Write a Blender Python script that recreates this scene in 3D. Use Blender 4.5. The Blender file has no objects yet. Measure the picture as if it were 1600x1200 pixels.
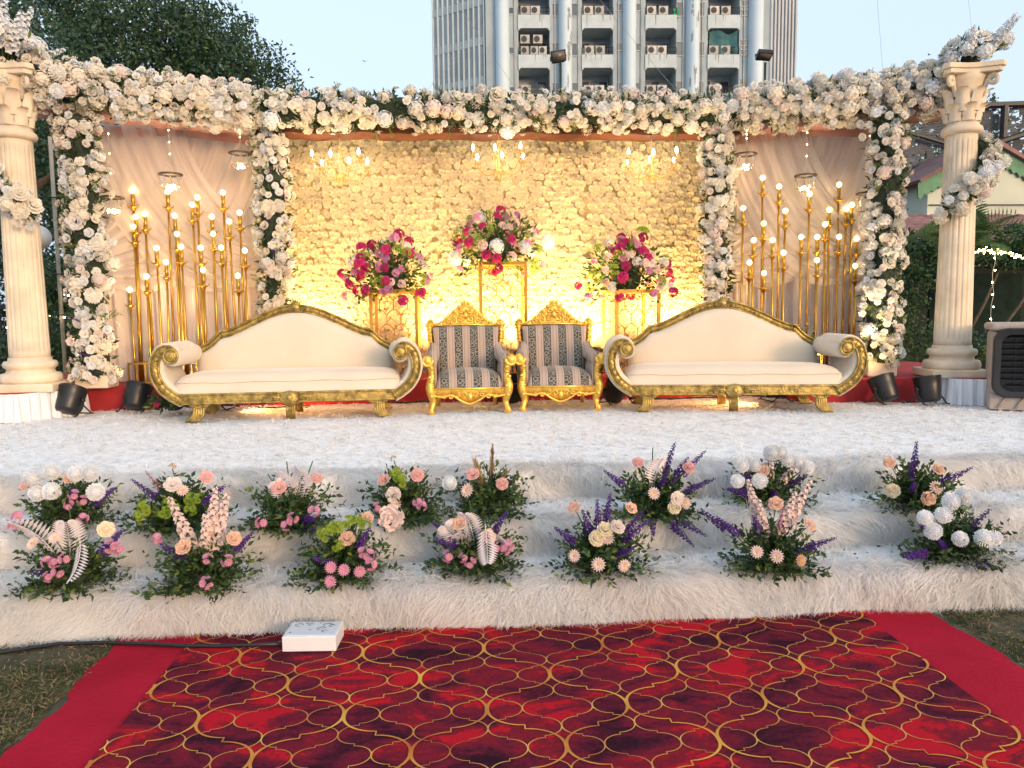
import bpy, math, random
import numpy as np
from mathutils import Vector, Matrix
from math import sin, cos, pi, radians, sqrt

random.seed(7)
rng = np.random.default_rng(11)
scene = bpy.context.scene
COL = scene.collection

# ------------------------------------------------------------------ camera
psi, th, rho = radians(3.4), radians(5.37), radians(.6)
Fw = Vector((sin(psi)*cos(th), cos(psi)*cos(th), -sin(th)))
R0 = Vector((cos(psi), -sin(psi), 0)); U0 = R0.cross(Fw)
Up = U0*cos(rho) + R0*sin(rho); Rt = R0*cos(rho) - U0*sin(rho)
cd = bpy.data.cameras.new('camera'); cam = bpy.data.objects.new('camera', cd); COL.objects.link(cam)
cam.matrix_world = Matrix(((Rt.x, Up.x, -Fw.x, 0), (Rt.y, Up.y, -Fw.y, 0), (Rt.z, Up.z, -Fw.z, 1.45), (0, 0, 0, 1)))
cd.sensor_width = 36; cd.lens = 1180/1600*36; cd.clip_start = .05; cd.clip_end = 3000
scene.camera = cam

# ------------------------------------------------------------------ sky, sun, exposure
SUN_EL, SUN_AZ = radians(8), radians(148)      # azimuth clockwise from +Y: low sun lamp behind the camera, to the right, standing in for unseen front floodlights
w = bpy.data.worlds.new('World'); scene.world = w; w.use_nodes = True
wn = w.node_tree; sky = wn.nodes.new('ShaderNodeTexSky'); sky.sky_type = 'NISHITA'; sky.sun_disc = False
sky.sun_elevation = SUN_EL; sky.sun_rotation = SUN_AZ; sky.air_density = .6; sky.dust_density = 9; sky.ozone_density = 0
bg = wn.nodes['Background']; wn.links.new(sky.outputs[0], bg.inputs[0]); bg.inputs[1].default_value = .035
hz = wn.nodes.new('ShaderNodeBackground'); hz.inputs[0].default_value = (.67, .82, 1, 1); hz.inputs[1].default_value = .222      # even veil of pale dusk haze over the whole sky
ads = wn.nodes.new('ShaderNodeAddShader'); wn.links.new(bg.outputs[0], ads.inputs[0]); wn.links.new(hz.outputs[0], ads.inputs[1]); wn.links.new(ads.outputs[0], wn.nodes['World Output'].inputs[0])
sl = bpy.data.lights.new('sun', 'SUN'); sun = bpy.data.objects.new('sun', sl); COL.objects.link(sun)
sd = Vector((sin(SUN_AZ)*cos(SUN_EL), cos(SUN_AZ)*cos(SUN_EL), sin(SUN_EL)))
sun.rotation_euler = sd.to_track_quat('Z', 'Y').to_euler()
sl.energy = .36; sl.angle = radians(12); sl.color = (1, .60, .36)
scene.view_settings.view_transform = 'Standard'; scene.view_settings.look = 'None'
scene.view_settings.gamma = 1; scene.view_settings.exposure = 2.1; scene.view_settings.use_curve_mapping = False
scene.render.engine = 'CYCLES'
cy = scene.cycles; cy.max_bounces = 6; cy.diffuse_bounces = 3; cy.glossy_bounces = 3; cy.transmission_bounces = 6
cy.transparent_max_bounces = 8; cy.sample_clamp_indirect = 6; cy.use_denoising = True; cy.caustics_reflective = False; cy.caustics_refractive = False

# ------------------------------------------------------------------ materials
MATS = {}
def mat(name, col, rough=.6, var=.12, vs=6., metal=0., bump=0., bs=60., transl=0., emit=0., objvar=0., spec=.5, sheen=0., glass=0., alpha=1., col2=None):
    if name in MATS: return MATS[name]
    m = bpy.data.materials.new(name); m.use_nodes = True; MATS[name] = m
    nt = m.node_tree; b = nt.nodes['Principled BSDF']; L = nt.links.new
    b.inputs['Roughness'].default_value = rough; b.inputs['Metallic'].default_value = metal
    b.inputs['Specular IOR Level'].default_value = spec
    if sheen: b.inputs['Sheen Weight'].default_value = sheen
    if glass: b.inputs['Transmission Weight'].default_value = glass; b.inputs['IOR'].default_value = 1.3
    b.inputs['Alpha'].default_value = alpha
    tc = nt.nodes.new('ShaderNodeTexCoord')
    nz = nt.nodes.new('ShaderNodeTexNoise'); nz.inputs['Scale'].default_value = vs; nz.inputs['Detail'].default_value = 4
    L(tc.outputs['Object'], nz.inputs['Vector'])
    rp = nt.nodes.new('ShaderNodeValToRGB')
    rp.color_ramp.elements[0].position = .3; rp.color_ramp.elements[1].position = .7
    c2 = col2 or tuple(min(1, c*(1+var)) for c in col)
    c1 = col if col2 else tuple(c*(1-var) for c in col)
    rp.color_ramp.elements[0].color = (*c1, 1); rp.color_ramp.elements[1].color = (*c2, 1)
    L(nz.outputs[0], rp.inputs[0]); out = rp.outputs[0]
    if objvar:
        oi = nt.nodes.new('ShaderNodeObjectInfo'); hs = nt.nodes.new('ShaderNodeHueSaturation')
        mr = nt.nodes.new('ShaderNodeMapRange'); mr.inputs[3].default_value = 1-objvar; mr.inputs[4].default_value = 1+objvar*.6
        L(oi.outputs['Random'], mr.inputs[0]); L(mr.outputs[0], hs.inputs['Value']); L(out, hs.inputs['Color']); out = hs.outputs[0]
    L(out, b.inputs['Base Color'])
    if bump:
        bn = nt.nodes.new('ShaderNodeTexNoise'); bn.inputs['Scale'].default_value = bs; bn.inputs['Detail'].default_value = 3
        L(tc.outputs['Object'], bn.inputs['Vector'])
        bp = nt.nodes.new('ShaderNodeBump'); bp.inputs['Strength'].default_value = bump; bp.inputs['Distance'].default_value = .01
        L(bn.outputs[0], bp.inputs['Height']); L(bp.outputs[0], b.inputs['Normal'])
    if emit:
        b.inputs['Emission Color'].default_value = (*col, 1); b.inputs['Emission Strength'].default_value = emit
    if transl:
        t = nt.nodes.new('ShaderNodeBsdfTranslucent'); L(out, t.inputs[0])
        mx = nt.nodes.new('ShaderNodeMixShader'); mx.inputs[0].default_value = transl
        L(b.outputs[0], mx.inputs[1]); L(t.outputs[0], mx.inputs[2]); L(mx.outputs[0], nt.nodes['Material Output'].inputs[0])
    return m

def W(name, c, **k): return mat(name, c, **{**dict(rough=.65, var=.06, transl=.2, objvar=.12, spec=.25), **k})
white_petal = W('white_petal', (.80, .77, .70)); ivory_petal = W('ivory_petal', (.80, .74, .63)); cool_petal = W('cool_white_petal', (.78, .79, .80))
blush_petal = W('blush_petal', (.79, .68, .62)); cream_petal = W('cream_petal', (.80, .70, .50))
magenta_petal = W('magenta_petal', (.50, .03, .16), objvar=.3); pink_petal = W('pink_petal', (.70, .33, .50)); lilac_petal = W('lilac_petal', (.55, .25, .50))
palepink_petal = W('pale_pink_petal', (.80, .64, .60)); peach_petal = W('peach_petal', (.80, .52, .38)); rose_petal = W('rose_pink_petal', (.78, .45, .42))
purple_petal = W('purple_petal', (.10, .03, .26), objvar=.25); lime_petal = W('lime_petal', (.30, .42, .05)); yellow_heart = W('yellow_heart', (.7, .5, .1))
fern_white = W('bleached_fern', (.80, .74, .76)); pampas_m = W('dry_plume', (.55, .40, .24))
leaf_dark = mat('dark_leaf', (.032, .07, .025), rough=.5, var=.5, vs=25, transl=.25, spec=.4)
leaf_mid = mat('mid_leaf', (.07, .13, .035), rough=.5, var=.45, vs=25, transl=.3, spec=.4)
leaf_light = mat('light_leaf', (.17, .22, .05), rough=.5, var=.35, vs=25, transl=.3, spec=.35)
stem_m = mat('green_stem', (.08, .13, .04), rough=.6, var=.2)
core_m = mat('floral_foam_core', (.022, .035, .02), rough=.9, var=.5, vs=30)
gold = mat('gold_paint', (.80, .50, .12), rough=.32, metal=.85, var=.18, vs=14, bump=.25, bs=40)
goldbright = mat('bright_gold_leaf', (.86, .52, .10), rough=.33, metal=.75, var=.2, vs=30, bump=.3, bs=70)
antique = mat('antique_gold', (.34, .24, .068), rough=.4, metal=.6, var=.55, vs=18, bump=.5, bs=55)
stand_gold = mat('stand_gold', (.42, .24, .04), rough=.5, metal=.35, var=.12, vs=10)
brass = mat('brass_pipe', (.50, .29, .05), rough=.34, metal=.9, var=.12, vs=10)
black = mat('black_plastic', (.012, .012, .014), rough=.38, var=.2)
blackmetal = mat('black_metal', (.02, .022, .026), rough=.5, metal=.3, var=.2)
bulb_m = mat('lit_bulb', (1, .70, .28), emit=4)
lamp_m = mat('lit_lamp_lens', (1, .68, .28), emit=25)
fairy_m = mat('fairy_light', (1, .75, .35), emit=10)
stone = mat('cream_plaster', (.70, .58, .43), rough=.75, var=.2, vs=3.5, bump=.25, bs=25)
fabric = mat('cream_velvet', (.64, .55, .435), rough=.75, var=.06, vs=2.5, bump=.35, bs=5, sheen=.35)
redcloth = mat('red_cloth', (.34, .018, .022), rough=.85, var=.25, vs=4, bump=.25, bs=30)
coppercloth = mat('copper_satin', (.13, .045, .026), rough=.6, var=.2, vs=3, bump=.3, bs=7, spec=.2)
drape_m = mat('blush_drape', (.68, .58, .52), rough=.7, var=.06, vs=3, transl=.12)
sheer_m = mat('sheer_blush_voile', (.82, .74, .69), rough=.7, var=.05, vs=3, transl=.4, alpha=.5)
skirt_m = mat('white_satin_skirt', (.76, .78, .82), rough=.5, var=.05, vs=6, transl=.1)
crystal = mat('crystal', (1, .93, .82), rough=.04, glass=.85, var=.02)
amber = mat('amber_crystal', (.95, .62, .25), rough=.08, glass=.6, var=.05, spec=.8)
clearglass = mat('clear_glass', (1, 1, 1), rough=.03, glass=.95, var=0., alpha=.35)
bark = mat('bark', (.09, .07, .05), rough=.9, var=.4, vs=12, bump=.6, bs=20)

# ------------------------------------------------------------------ mesh building
class MB:
    def __init__(s): s.V = []; s.F = []; s.I = []; s.n = 0
    def add(s, V, F, m=0):
        V = [tuple(v) for v in V]; s.V += V; s.F += [tuple(i+s.n for i in f) for f in F]; s.I += [m]*len(F); s.n += len(V); return s
    def box(s, x0, x1, y0, y1, z0, z1, m=0):
        return s.add([(x0,y0,z0),(x1,y0,z0),(x1,y1,z0),(x0,y1,z0),(x0,y0,z1),(x1,y0,z1),(x1,y1,z1),(x0,y1,z1)],
                     [(0,3,2,1),(4,5,6,7),(0,1,5,4),(1,2,6,5),(2,3,7,6),(3,0,4,7)], m)
    def tube(s, P, r, n=8, m=0, cap=True, closed=False):
        P = [Vector(p) for p in P]; k = len(P); rr = r if hasattr(r, '__len__') else [r]*k
        V = []; up = None
        for i, p in enumerate(P):
            a = P[(i-1) % k] if (closed or i > 0) else P[i]; b = P[(i+1) % k] if (closed or i < k-1) else P[i]
            t = (b-a); t = t.normalized() if t.length > 1e-9 else Vector((0, 0, 1))
            if up is None: up = Vector((0, 0, 1)) if abs(t.z) < .9 else Vector((1, 0, 0))
            x = (up - t*up.dot(t)); x = x.normalized() if x.length > 1e-6 else t.orthogonal().normalized()
            y = t.cross(x); up = x
            for j in range(n):
                q = 2*pi*j/n; V.append(p + (x*cos(q) + y*sin(q))*rr[i])
        F = [(i*n+j, i*n+(j+1) % n, ((i+1) % k)*n+(j+1) % n, ((i+1) % k)*n+j) for i in range(k if closed else k-1) for j in range(n)]
        if cap and not closed: F += [tuple(range(n-1, -1, -1)), tuple((k-1)*n+j for j in range(n))]
        return s.add(V, F, m)
    def lathe(s, prof, n=24, c=(0,0,0), m=0, mod=None, cap=True):
        V = []
        for r, z in prof:
            for j in range(n):
                q = 2*pi*j/n; rr = r*(mod(q, z) if mod else 1); V.append((c[0]+rr*cos(q), c[1]+rr*sin(q), c[2]+z))
        k = len(prof)
        F = [(i*n+j, i*n+(j+1) % n, (i+1)*n+(j+1) % n, (i+1)*n+j) for i in range(k-1) for j in range(n)]
        if cap: F += [tuple(range(n-1, -1, -1)), tuple((k-1)*n+j for j in range(n))]
        return s.add(V, F, m)
    def grid(s, f, nu, nv, m=0):
        V = [f(i/nu, j/nv) for i in range(nu+1) for j in range(nv+1)]
        return s.add(V, [(i*(nv+1)+j, (i+1)*(nv+1)+j, (i+1)*(nv+1)+j+1, i*(nv+1)+j+1) for i in range(nu) for j in range(nv)], m)
    def ball(s, c, r, n=8, k=6, m=0):
        r = r if hasattr(r, '__len__') else (r, r, r)
        V = [(c[0], c[1], c[2]-r[2])]
        for i in range(1, k):
            a = -pi/2+pi*i/k
            V += [(c[0]+r[0]*cos(a)*cos(2*pi*j/n), c[1]+r[1]*cos(a)*sin(2*pi*j/n), c[2]+r[2]*sin(a)) for j in range(n)]
        V.append((c[0], c[1], c[2]+r[2])); e = len(V)-1
        F = [(0, 1+(j+1) % n, 1+j) for j in range(n)] + [(e, e-n+j, e-n+(j+1) % n) for j in range(n)]
        F += [(1+i*n+j, 1+i*n+(j+1) % n, 1+(i+1)*n+(j+1) % n, 1+(i+1)*n+j) for i in range(k-2) for j in range(n)]
        return s.add(V, F, m)
    def prism(s, out, y0, y1, m=0):          # outline in xz, extruded along y
        n = len(out); V = [(x, y0, z) for x, z in out] + [(x, y1, z) for x, z in out]
        return s.add(V, [tuple(range(n)), tuple(range(2*n-1, n-1, -1))] + [(i, i+n, (i+1) % n+n, (i+1) % n) for i in range(n)], m)
    def join(s, o, M=None, m=None):
        V = [M @ Vector(v) for v in o.V] if M is not None else o.V
        n = s.n; s.V += [tuple(v) for v in V]; s.F += [tuple(i+n for i in f) for f in o.F]; s.I += ([m]*len(o.F) if m is not None else o.I); s.n += len(V); return s
    def mesh(s, name, mats, smooth=True):
        me = bpy.data.meshes.new(name); me.from_pydata(s.V, [], s.F); me.validate()
        for x in (mats if isinstance(mats, (list, tuple)) else [mats]): me.materials.append(x)
        if any(s.I) and len(me.polygons) == len(s.I): me.polygons.foreach_set('material_index', s.I)
        if smooth: me.polygons.foreach_set('use_smooth', [True]*len(me.polygons))
        me.update(); return me

def fast(name, V, F, mats, smooth=False, midx=None):
    V = np.asarray(V, dtype=np.float32); F = np.asarray(F, dtype=np.int32); k = F.shape[1]
    me = bpy.data.meshes.new(name); me.vertices.add(len(V)); me.vertices.foreach_set('co', V.ravel())
    me.loops.add(F.size); me.loops.foreach_set('vertex_index', F.ravel())
    me.polygons.add(len(F)); me.polygons.foreach_set('loop_start', np.arange(0, F.size, k, dtype=np.int32))
    for x in (mats if isinstance(mats, (list, tuple)) else [mats]): me.materials.append(x)
    if midx is not None: me.polygons.foreach_set('material_index', np.asarray(midx, dtype=np.int32))
    if smooth: me.polygons.foreach_set('use_smooth', np.ones(len(F), dtype=bool))
    me.update(calc_edges=True); me.validate(); return me

def ob(name, me, parent=None, loc=(0,0,0), rz=0., kind=None, bevel=0., label=None, crease=40):
    o = bpy.data.objects.new(name, me); COL.objects.link(o); o.location = loc; o.rotation_euler = (0, 0, rz)
    if parent is not None: o.parent = parent
    if kind: o['kind'] = kind
    if label: o['label'] = label
    if bevel:
        b = o.modifiers.new('bevel', 'BEVEL'); b.width = bevel; b.segments = 3; b.limit_method = 'ANGLE'; b.angle_limit = radians(crease)
    return o
def tag(o, label, cat, group=None, kind='thing'):
    o['label'] = label; o['category'] = cat; o['kind'] = kind
    if group: o['group'] = group
    return o
def thing(name, label, cat, loc=(0,0,0), rz=0., group=None):
    o = ob(name, None, None, loc, rz); return tag(o, label, cat, group)
def copy_tree(o, parent=None):
    c = o.copy(); COL.objects.link(c)
    if parent is not None: c.parent = parent
    for ch in list(o.children): copy_tree(ch, c)
    return c
KINDS = dict(peach_rose='rose', pink_rose='rose', cream='rose', green_bloom='bloom', button='button_bloom', pod='seed_pod', lavender='purple_spike', astilbe='pink_spike', pampas='plume', stock='blossom_spike', stock_white='blossom_spike', pompon='globe_flower', daisy_pink='daisy', daisy_peach='daisy')
def fname(k): return KINDS.get(k, k.split('_')[0])
def put(name, me, parent, loc, d, sc, spin=None, label=None):
    o = bpy.data.objects.new(name, me); COL.objects.link(o); o.parent = parent; o.location = loc
    q = Vector(d).to_track_quat('Z', 'Y') @ Matrix.Rotation(random.uniform(0, 6.28) if spin is None else spin, 3, 'Z').to_quaternion()
    o.rotation_mode = 'QUATERNION'; o.rotation_quaternion = q; o.scale = (sc, sc, sc) if not hasattr(sc, '__len__') else sc
    return o
def face(name, me, parent, loc, d, sc, spin=0.):      # broad side of a frond turned towards the front
    o = bpy.data.objects.new(name, me); COL.objects.link(o); o.parent = parent; o.location = loc
    z = Vector(d).normalized(); y = Vector((0, -1, .15)); y = (y-z*y.dot(z)).normalized(); x = y.cross(z); o.rotation_mode = 'QUATERNION'
    o.rotation_quaternion = (Matrix((x, y, z)).transposed() @ Matrix.Rotation(spin, 3, 'Z')).to_quaternion(); o.scale = (sc, sc, sc)
    return o
def norm(a): return a/np.maximum(np.linalg.norm(a, axis=-1, keepdims=True), 1e-9)
def leaves(name, P, D, L, Wd, mats, up=None, midx=None):      # folded four-triangle leaves
    n = len(P); D = norm(D); L = np.broadcast_to(L, (n,))[:, None]; Wd = np.broadcast_to(Wd, (n,))[:, None]
    r = rng.normal(size=(n, 3)); S = norm(np.cross(D, r)); N = np.cross(S, D)
    V = np.stack([P, P+D*L*.45+S*Wd/2+N*Wd*.18, P+D*L*.5-N*L*.04, P+D*L*.45-S*Wd/2+N*Wd*.18, P+D*L-N*L*.12], 1).reshape(-1, 3)
    b = np.arange(n)[:, None]*5
    F = np.concatenate([b+[0, 1, 2], b+[0, 2, 3], b+[1, 4, 2], b+[2, 4, 3]], 1).reshape(-1, 3)
    mi = None if midx is None else np.repeat(midx, 4)
    return fast(name, V, F, mats, False, mi)
def rdir(n): return norm(rng.normal(size=(n, 3)))
def replicate(name, mb, Ms, mats):                             # one joined mesh of many copies
    V0 = np.array(mb.V); tri = [f for f in mb.F if len(f) == 3] ; q = [f for f in mb.F if len(f) == 4]
    F0 = np.array([(f[0], f[1], f[2]) for f in mb.F if len(f) >= 3] + [(f[0], f[2], f[3]) for f in q])
    I0 = [i for f, i in zip(mb.F, mb.I)] + [i for f, i in zip(mb.F, mb.I) if len(f) == 4]
    A = np.array([[list(r) for r in M] for M in Ms])
    V = np.einsum('kij,nj->kni', A[:, :3, :3], V0) + A[:, None, :3, 3]
    F = F0[None] + (np.arange(len(Ms))*len(V0))[:, None, None]
    return fast(name, V.reshape(-1, 3), F.reshape(-1, 3), mats, False, np.tile(I0, len(Ms)))

# ------------------------------------------------------------------ flower heads (unit radius, facing +Z)
def petal(mb, ph, r0, r1, z0, z1, hw, nu=2, nv=2, cup=.15, m=0):
    def f(u, v):
        a = 2*u-1; wv = (.55+.45*sin(pi*min(1, v*.75+.2)))
        r = r0+(r1-r0)*v**.8*(1-.06*a*a); z = z0+(z1-z0)*v - cup*v*v*(.3+a*a*.9)
        q = ph+a*hw*wv; return (r*cos(q), r*sin(q), z)
    mb.grid(f, nu, nv, m)
def rose_mb(lod=0, m=0, open_=1.):
    mb = MB()
    rings = [(3, .06, .2, .25, .72, 1.2), (4, .2, .46, .15, .66, .95), (5, .36, .76, .05, .5, .75), (6, .5, 1.0, -.1, .24, .64)] if not lod else [(4, .04, .26, .30, .60, .8), (5, .26, .62, .18, .62, .8), (6, .52, 1.0, .02, .40, .72)]
    for k, (n, a, b, c, d, h) in enumerate(rings):
        for j in range(n): petal(mb, 2*pi*j/n+k*.9, a, b*open_ if k else b, c, d, h, 2, 1 if lod else 2, .22, 1 if lod and not k else m)
    mb.ball((0, 0, .2), (.3, .3, .3), 6, 4, m) if not lod else mb.ball((0, 0, 0), (.80, .80, .14), 7, 3, m); return mb
def fib(n, zmin=-1.):
    i = np.arange(n)+.5; z = 1-(1-zmin)*i/n; a = i*2.39996; r = np.sqrt(np.maximum(0, 1-z*z)); return np.stack([r*np.cos(a), r*np.sin(a), z], 1)
def pompon_mb(n=130, inner=.55, wd=.2, m=0):
    mb = MB(); mb.ball((0, 0, 0), inner+.06, 10, 7, m)
    for k, d in enumerate(fib(n, -.75)):
        d = Vector(d); s = d.orthogonal().normalized() if abs(d.z) > .99 else Vector((0, 0, 1)).cross(d).normalized(); t = d.cross(s)
        L = random.uniform(.9, 1.06); tip = d*L + t*random.uniform(-.03, .1); b = d*inner
        mid = d*(inner+(L-inner)*.65)
        mb.add([b, mid+s*wd/2+d*.03, tip, mid-s*wd/2+d*.03], [(0, 1, 2), (0, 2, 3)], m)
    return mb
def hydrangea_mb(n=46, m=0):
    mb = MB(); mb.ball((0, 0, 0), .78, 10, 7, m)
    for d in fib(n, -.6):
        d = Vector(d)+Vector((random.gauss(0, .07), random.gauss(0, .07), random.gauss(0, .07))); d.normalize()
        a = d.orthogonal().normalized(); b = d.cross(a); ph = random.random()*6; c = d*random.uniform(.86, 1.0)
        for k in range(4):
            q = ph+k*pi/2; e = a*cos(q)+b*sin(q); g = d.cross(e)
            mb.add([c-d*.04, c+e*.13+g*.1+d*.05, c+e*.24+d*.02, c+e*.13-g*.1+d*.05], [(0, 1, 2), (0, 2, 3)], m)
    return mb
def daisy_mb(n=15, m=0, mc=1):
    mb = MB()
    for k, (R, z, t) in enumerate(((1., 0, .12), (.72, .06, .3))):
        for j in range(n-4*k):
            q = 2*pi*j/(n-4*k)+k*.3; c, s_ = cos(q), sin(q); wd = .17
            mb.add([(.1*c, .1*s_, z), (.6*R*c-wd*s_, .6*R*s_+wd*c, z+t), (R*c, R*s_, z+t*.6), (.6*R*c+wd*s_, .6*R*s_-wd*c, z+t)], [(0, 1, 2), (0, 2, 3)], m)
    mb.ball((0, 0, .1), (.2, .2, .12), 8, 4, mc); return mb
def carnation_mb(m=0):
    mb = MB()
    for k, (n, R, z) in enumerate(((5, .35, .55), (8, .65, .42), (11, .95, .15))):
        for j in range(n): petal(mb, 2*pi*j/n+k*.5+random.uniform(-.1, .1), .05, R, 0, z+random.uniform(-.06, .1), .45, 2, 1, .1, m)
    return mb
def cluster_mb(fl, n, spread, size, m0=0):
    mb = MB()
    for d in fib(n, .1):
        d = Vector(d); M = Matrix.Translation(d*spread) @ d.to_track_quat('Z', 'Y').to_matrix().to_4x4() @ Matrix.Scale(size*random.uniform(.85, 1.1), 4); mb.join(fl, M)
    return mb
def spike_mb(n, R, fsize, petals=4, taper=.75, ms=1):          # unit-height flower spike, base at 0
    mb = MB(); mb.tube([(0, 0, -.5), (0, 0, 0), (0, 0, .95)], [.018, .018, .008], 5, ms)
    for k in range(n):
        v = (k+.5)/n; q = k*2.39996; r = R*(1-taper*v); sz = fsize*(1-.6*v)
        d = Vector((cos(q), sin(q), .5+.6*v)).normalized(); c = Vector((r*cos(q), r*sin(q), v))
        a = d.orthogonal().normalized(); b = d.cross(a); ph = random.random()*6
        for j in range(petals):
            p = ph+2*pi*j/petals; e = a*cos(p)+b*sin(p); g = d.cross(e)
            mb.add([c-d*sz*.3, c+e*sz*.55+g*sz*.45+d*sz*.2, c+e*sz*1.05, c+e*sz*.55-g*sz*.45+d*sz*.2], [(0, 1, 2), (0, 2, 3)], 0)
    return mb
def fern_mb(n=13, droop=.5, wide=.3):                          # unit-length frond along +Z, leaning +Y
    mb = MB(); P = [(0, droop*(k/12)**2*.8, (k/12)*(1-.25*droop*(k/12)**2)) for k in range(13)]
    mb.tube(P, [.012]*6+[.008]*7, 4, 0)
    for k in range(2, n+2):
        v = k/(n+2); p = Vector((0, droop*v*v*.8, v*(1-.25*droop*v*v))); L = wide*sin(pi*(v*.8+.15))**.7
        for s_ in (-1, 1):
            e = Vector((s_*.85, -.08+droop*.25*v, .5)).normalized(); g = Vector((-.5*s_*.9, .05, .85)).normalized(); wd = .03
            mb.add([p, p+e*L*.5+g*wd, p+e*L*.98, p+e*L*.5-g*wd*.8, p+e*L*.5+Vector((0, .012, 0))], [(0, 4, 1), (1, 4, 2), (0, 3, 4), (3, 2, 4)], 0)
    return mb
def plume_mb():
    mb = MB(); mb.tube([(0, 0, -.6), (0, 0, .3), (.02, 0, .95)], [.012, .012, .006], 4, 1)
    for k in range(110):
        v = random.random(); q = random.uniform(0, 6.28); p = Vector((.02*v, 0, .1+.85*v)); d = Vector((cos(q)*.4, sin(q)*.4, 1)).normalized(); s_ = d.orthogonal().normalized()*.02
        L = .24*(1-.55*v); mb.add([p-s_, p+s_, p+d*L], [(0, 1, 2)], 0)
    return mb

FM = {}
def fm(name, mb, mats): FM[name] = mb.mesh(name, mats, False); return FM[name]
for nm, m_ in (('white', white_petal), ('ivory', ivory_petal), ('blush', blush_petal), ('cool', cool_petal)):
    fm('rose_'+nm, rose_mb(), m_); fm('hydrangea_'+nm, hydrangea_mb(), m_); fm('mum_'+nm, pompon_mb(110, .5, .26), m_); fm('peony_'+nm, rose_mb(0, 0, 1.15), m_)
fm('pompon', pompon_mb(170, .62, .17), cool_petal)
fm('peach_rose', rose_mb(), peach_petal); fm('pink_rose', rose_mb(), rose_petal); fm('cream', rose_mb(), cream_petal); fm('peony', rose_mb(0, 0, 1.2), palepink_petal)
fm('mum', cluster_mb(daisy_mb(13), 3, .62, .72), [pink_petal, yellow_heart]); fm('daisy_pink', daisy_mb(), [pink_petal, yellow_heart])
fm('daisy', daisy_mb(), [palepink_petal, yellow_heart]); fm('daisy_peach', daisy_mb(), [peach_petal, yellow_heart])
fm('button', cluster_mb(daisy_mb(12), 4, .6, .6), [lime_petal, leaf_light])
fm('lavender', spike_mb(34, .10, .085), [purple_petal, stem_m]); fm('astilbe', spike_mb(36, .11, .06), [pink_petal, stem_m])
fm('stock', spike_mb(42, .115, .09, 5, .8), [palepink_petal, stem_m]); fm('stock_white', spike_mb(44, .13, .10, 5, .75), [cool_petal, stem_m])
fm('fern', fern_mb(), fern_white); fm('pampas', plume_mb(), [pampas_m, stem_m]); fm('pod', cluster_mb(daisy_mb(8), 2, .4, .8), [pampas_m, yellow_heart])
for nm, m_ in (('magenta', magenta_petal), ('pink', pink_petal), ('lilac', lilac_petal), ('palepink', palepink_petal), ('white', white_petal)):
    fm('carnation_'+nm, cluster_mb(carnation_mb(), 5, .62, .62), m_)
fm('green_bloom', cluster_mb(daisy_mb(9), 6, .7, .5), [lime_petal, leaf_mid])
# ================================================================== THE SETTING
# lawn
lawn_m = mat('trodden_lawn', (.035, .04, .018), rough=.95, vs=9, bump=1, bs=40, col2=(.13, .095, .055))
mb = MB(); mb.add([(-400, -60, 0), (400, -60, 0), (400, 1500, 0), (-400, 1500, 0)], [(0, 1, 2, 3)])
ob('ground', mb.mesh('ground', lawn_m, False), kind='structure')
n = 110000
side = rng.random(n) < .5
P = np.stack([np.where(side, rng.uniform(-3.4, -1.57, n), rng.uniform(2.24, 3.9, n)), rng.uniform(2.0, 3.5, n), np.zeros(n)], 1)
keep = (np.sin(P[:, 0]*7+np.sin(P[:, 1]*5)*2)+np.sin(P[:, 1]*9+P[:, 0]*3)+rng.normal(0, .8, n)) > -.5
P = P[keep]; n = len(P)
D = np.stack([rng.normal(0, .9, n), rng.normal(0, .9, n), np.full(n, .35)], 1)
grass_m = mat('short_grass', (.07, .095, .025), rough=.8, var=.5, vs=6, transl=.2); dry_m = mat('dry_grass', (.22, .16, .09), rough=.9, var=.3)
o = ob('grass', leaves('grass', P, D, rng.uniform(.012, .04, n), .0045, [grass_m, dry_m], midx=(rng.random(n) < .45).astype(int)), kind='stuff')
o['label'] = 'patchy trodden grass beside the red carpet'

# stage body: three steps up to the deck
mb = MB()
mb.box(-5.6, 6.0, 3.46, 3.84, .0, .17); mb.box(-5.6, 6.0, 3.84, 4.28, 0, .355); mb.box(-5.6, 6.0, 4.28, 9.3, 0, .53)
ob('stage', mb.mesh('stage', mat('plywood', (.3, .2, .12), vs=3), False), kind='structure')

# shaggy white fur carpet over the deck and steps
prof = []
def arc(cy_, cz, r, a0, a1, n=5):
    for k in range(n+1):
        a = radians(a0+(a1-a0)*k/n); prof.append((cy_+r*cos(a), cz+r*sin(a)))
prof.append((7.72, .555)); prof.append((4.30, .555)); arc(4.27, .50, .055, 90, 180); prof.append((4.205, .385)); arc(3.86, .32, .055, 90, 180, 5); prof.append((3.80, .205))
arc(3.47, .14, .055, 90, 180, 5); prof.append((3.40, .015))
pr = np.array(prof); seg = np.linalg.norm(np.diff(pr, axis=0), axis=1); cum = np.concatenate([[0], np.cumsum(seg)])
def wob(x, y): return .018*np.sin(x*2.1+y)+.012*np.sin(x*5.3+1.7*y)+.007*np.sin(x*11+y*3)
mb = MB(); xs = np.linspace(-5.5, 5.9, 150)
fine = np.concatenate([np.linspace(0, cum[1], 12)[:-1], np.linspace(cum[1], cum[-1], 60)])
py = np.interp(fine, cum, pr[:, 0]); pz = np.interp(fine, cum, pr[:, 1])
V = [(x, py[j]-(wob(x, pz[j]*8) if py[j] < 4.3 else 0), max(.008, pz[j]+.25*wob(x*1.7, py[j]*3))) for x in xs for j in range(len(fine))]
k = len(fine); mb.add(V, [(i*k+j, (i+1)*k+j, (i+1)*k+j+1, i*k+j+1) for i in range(len(xs)-1) for j in range(k-1)])
fur_m = mat('white_faux_fur', (.80, .78, .755), rough=.8, vs=.9, transl=.38, col2=(.87, .87, .87), sheen=.3)
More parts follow.
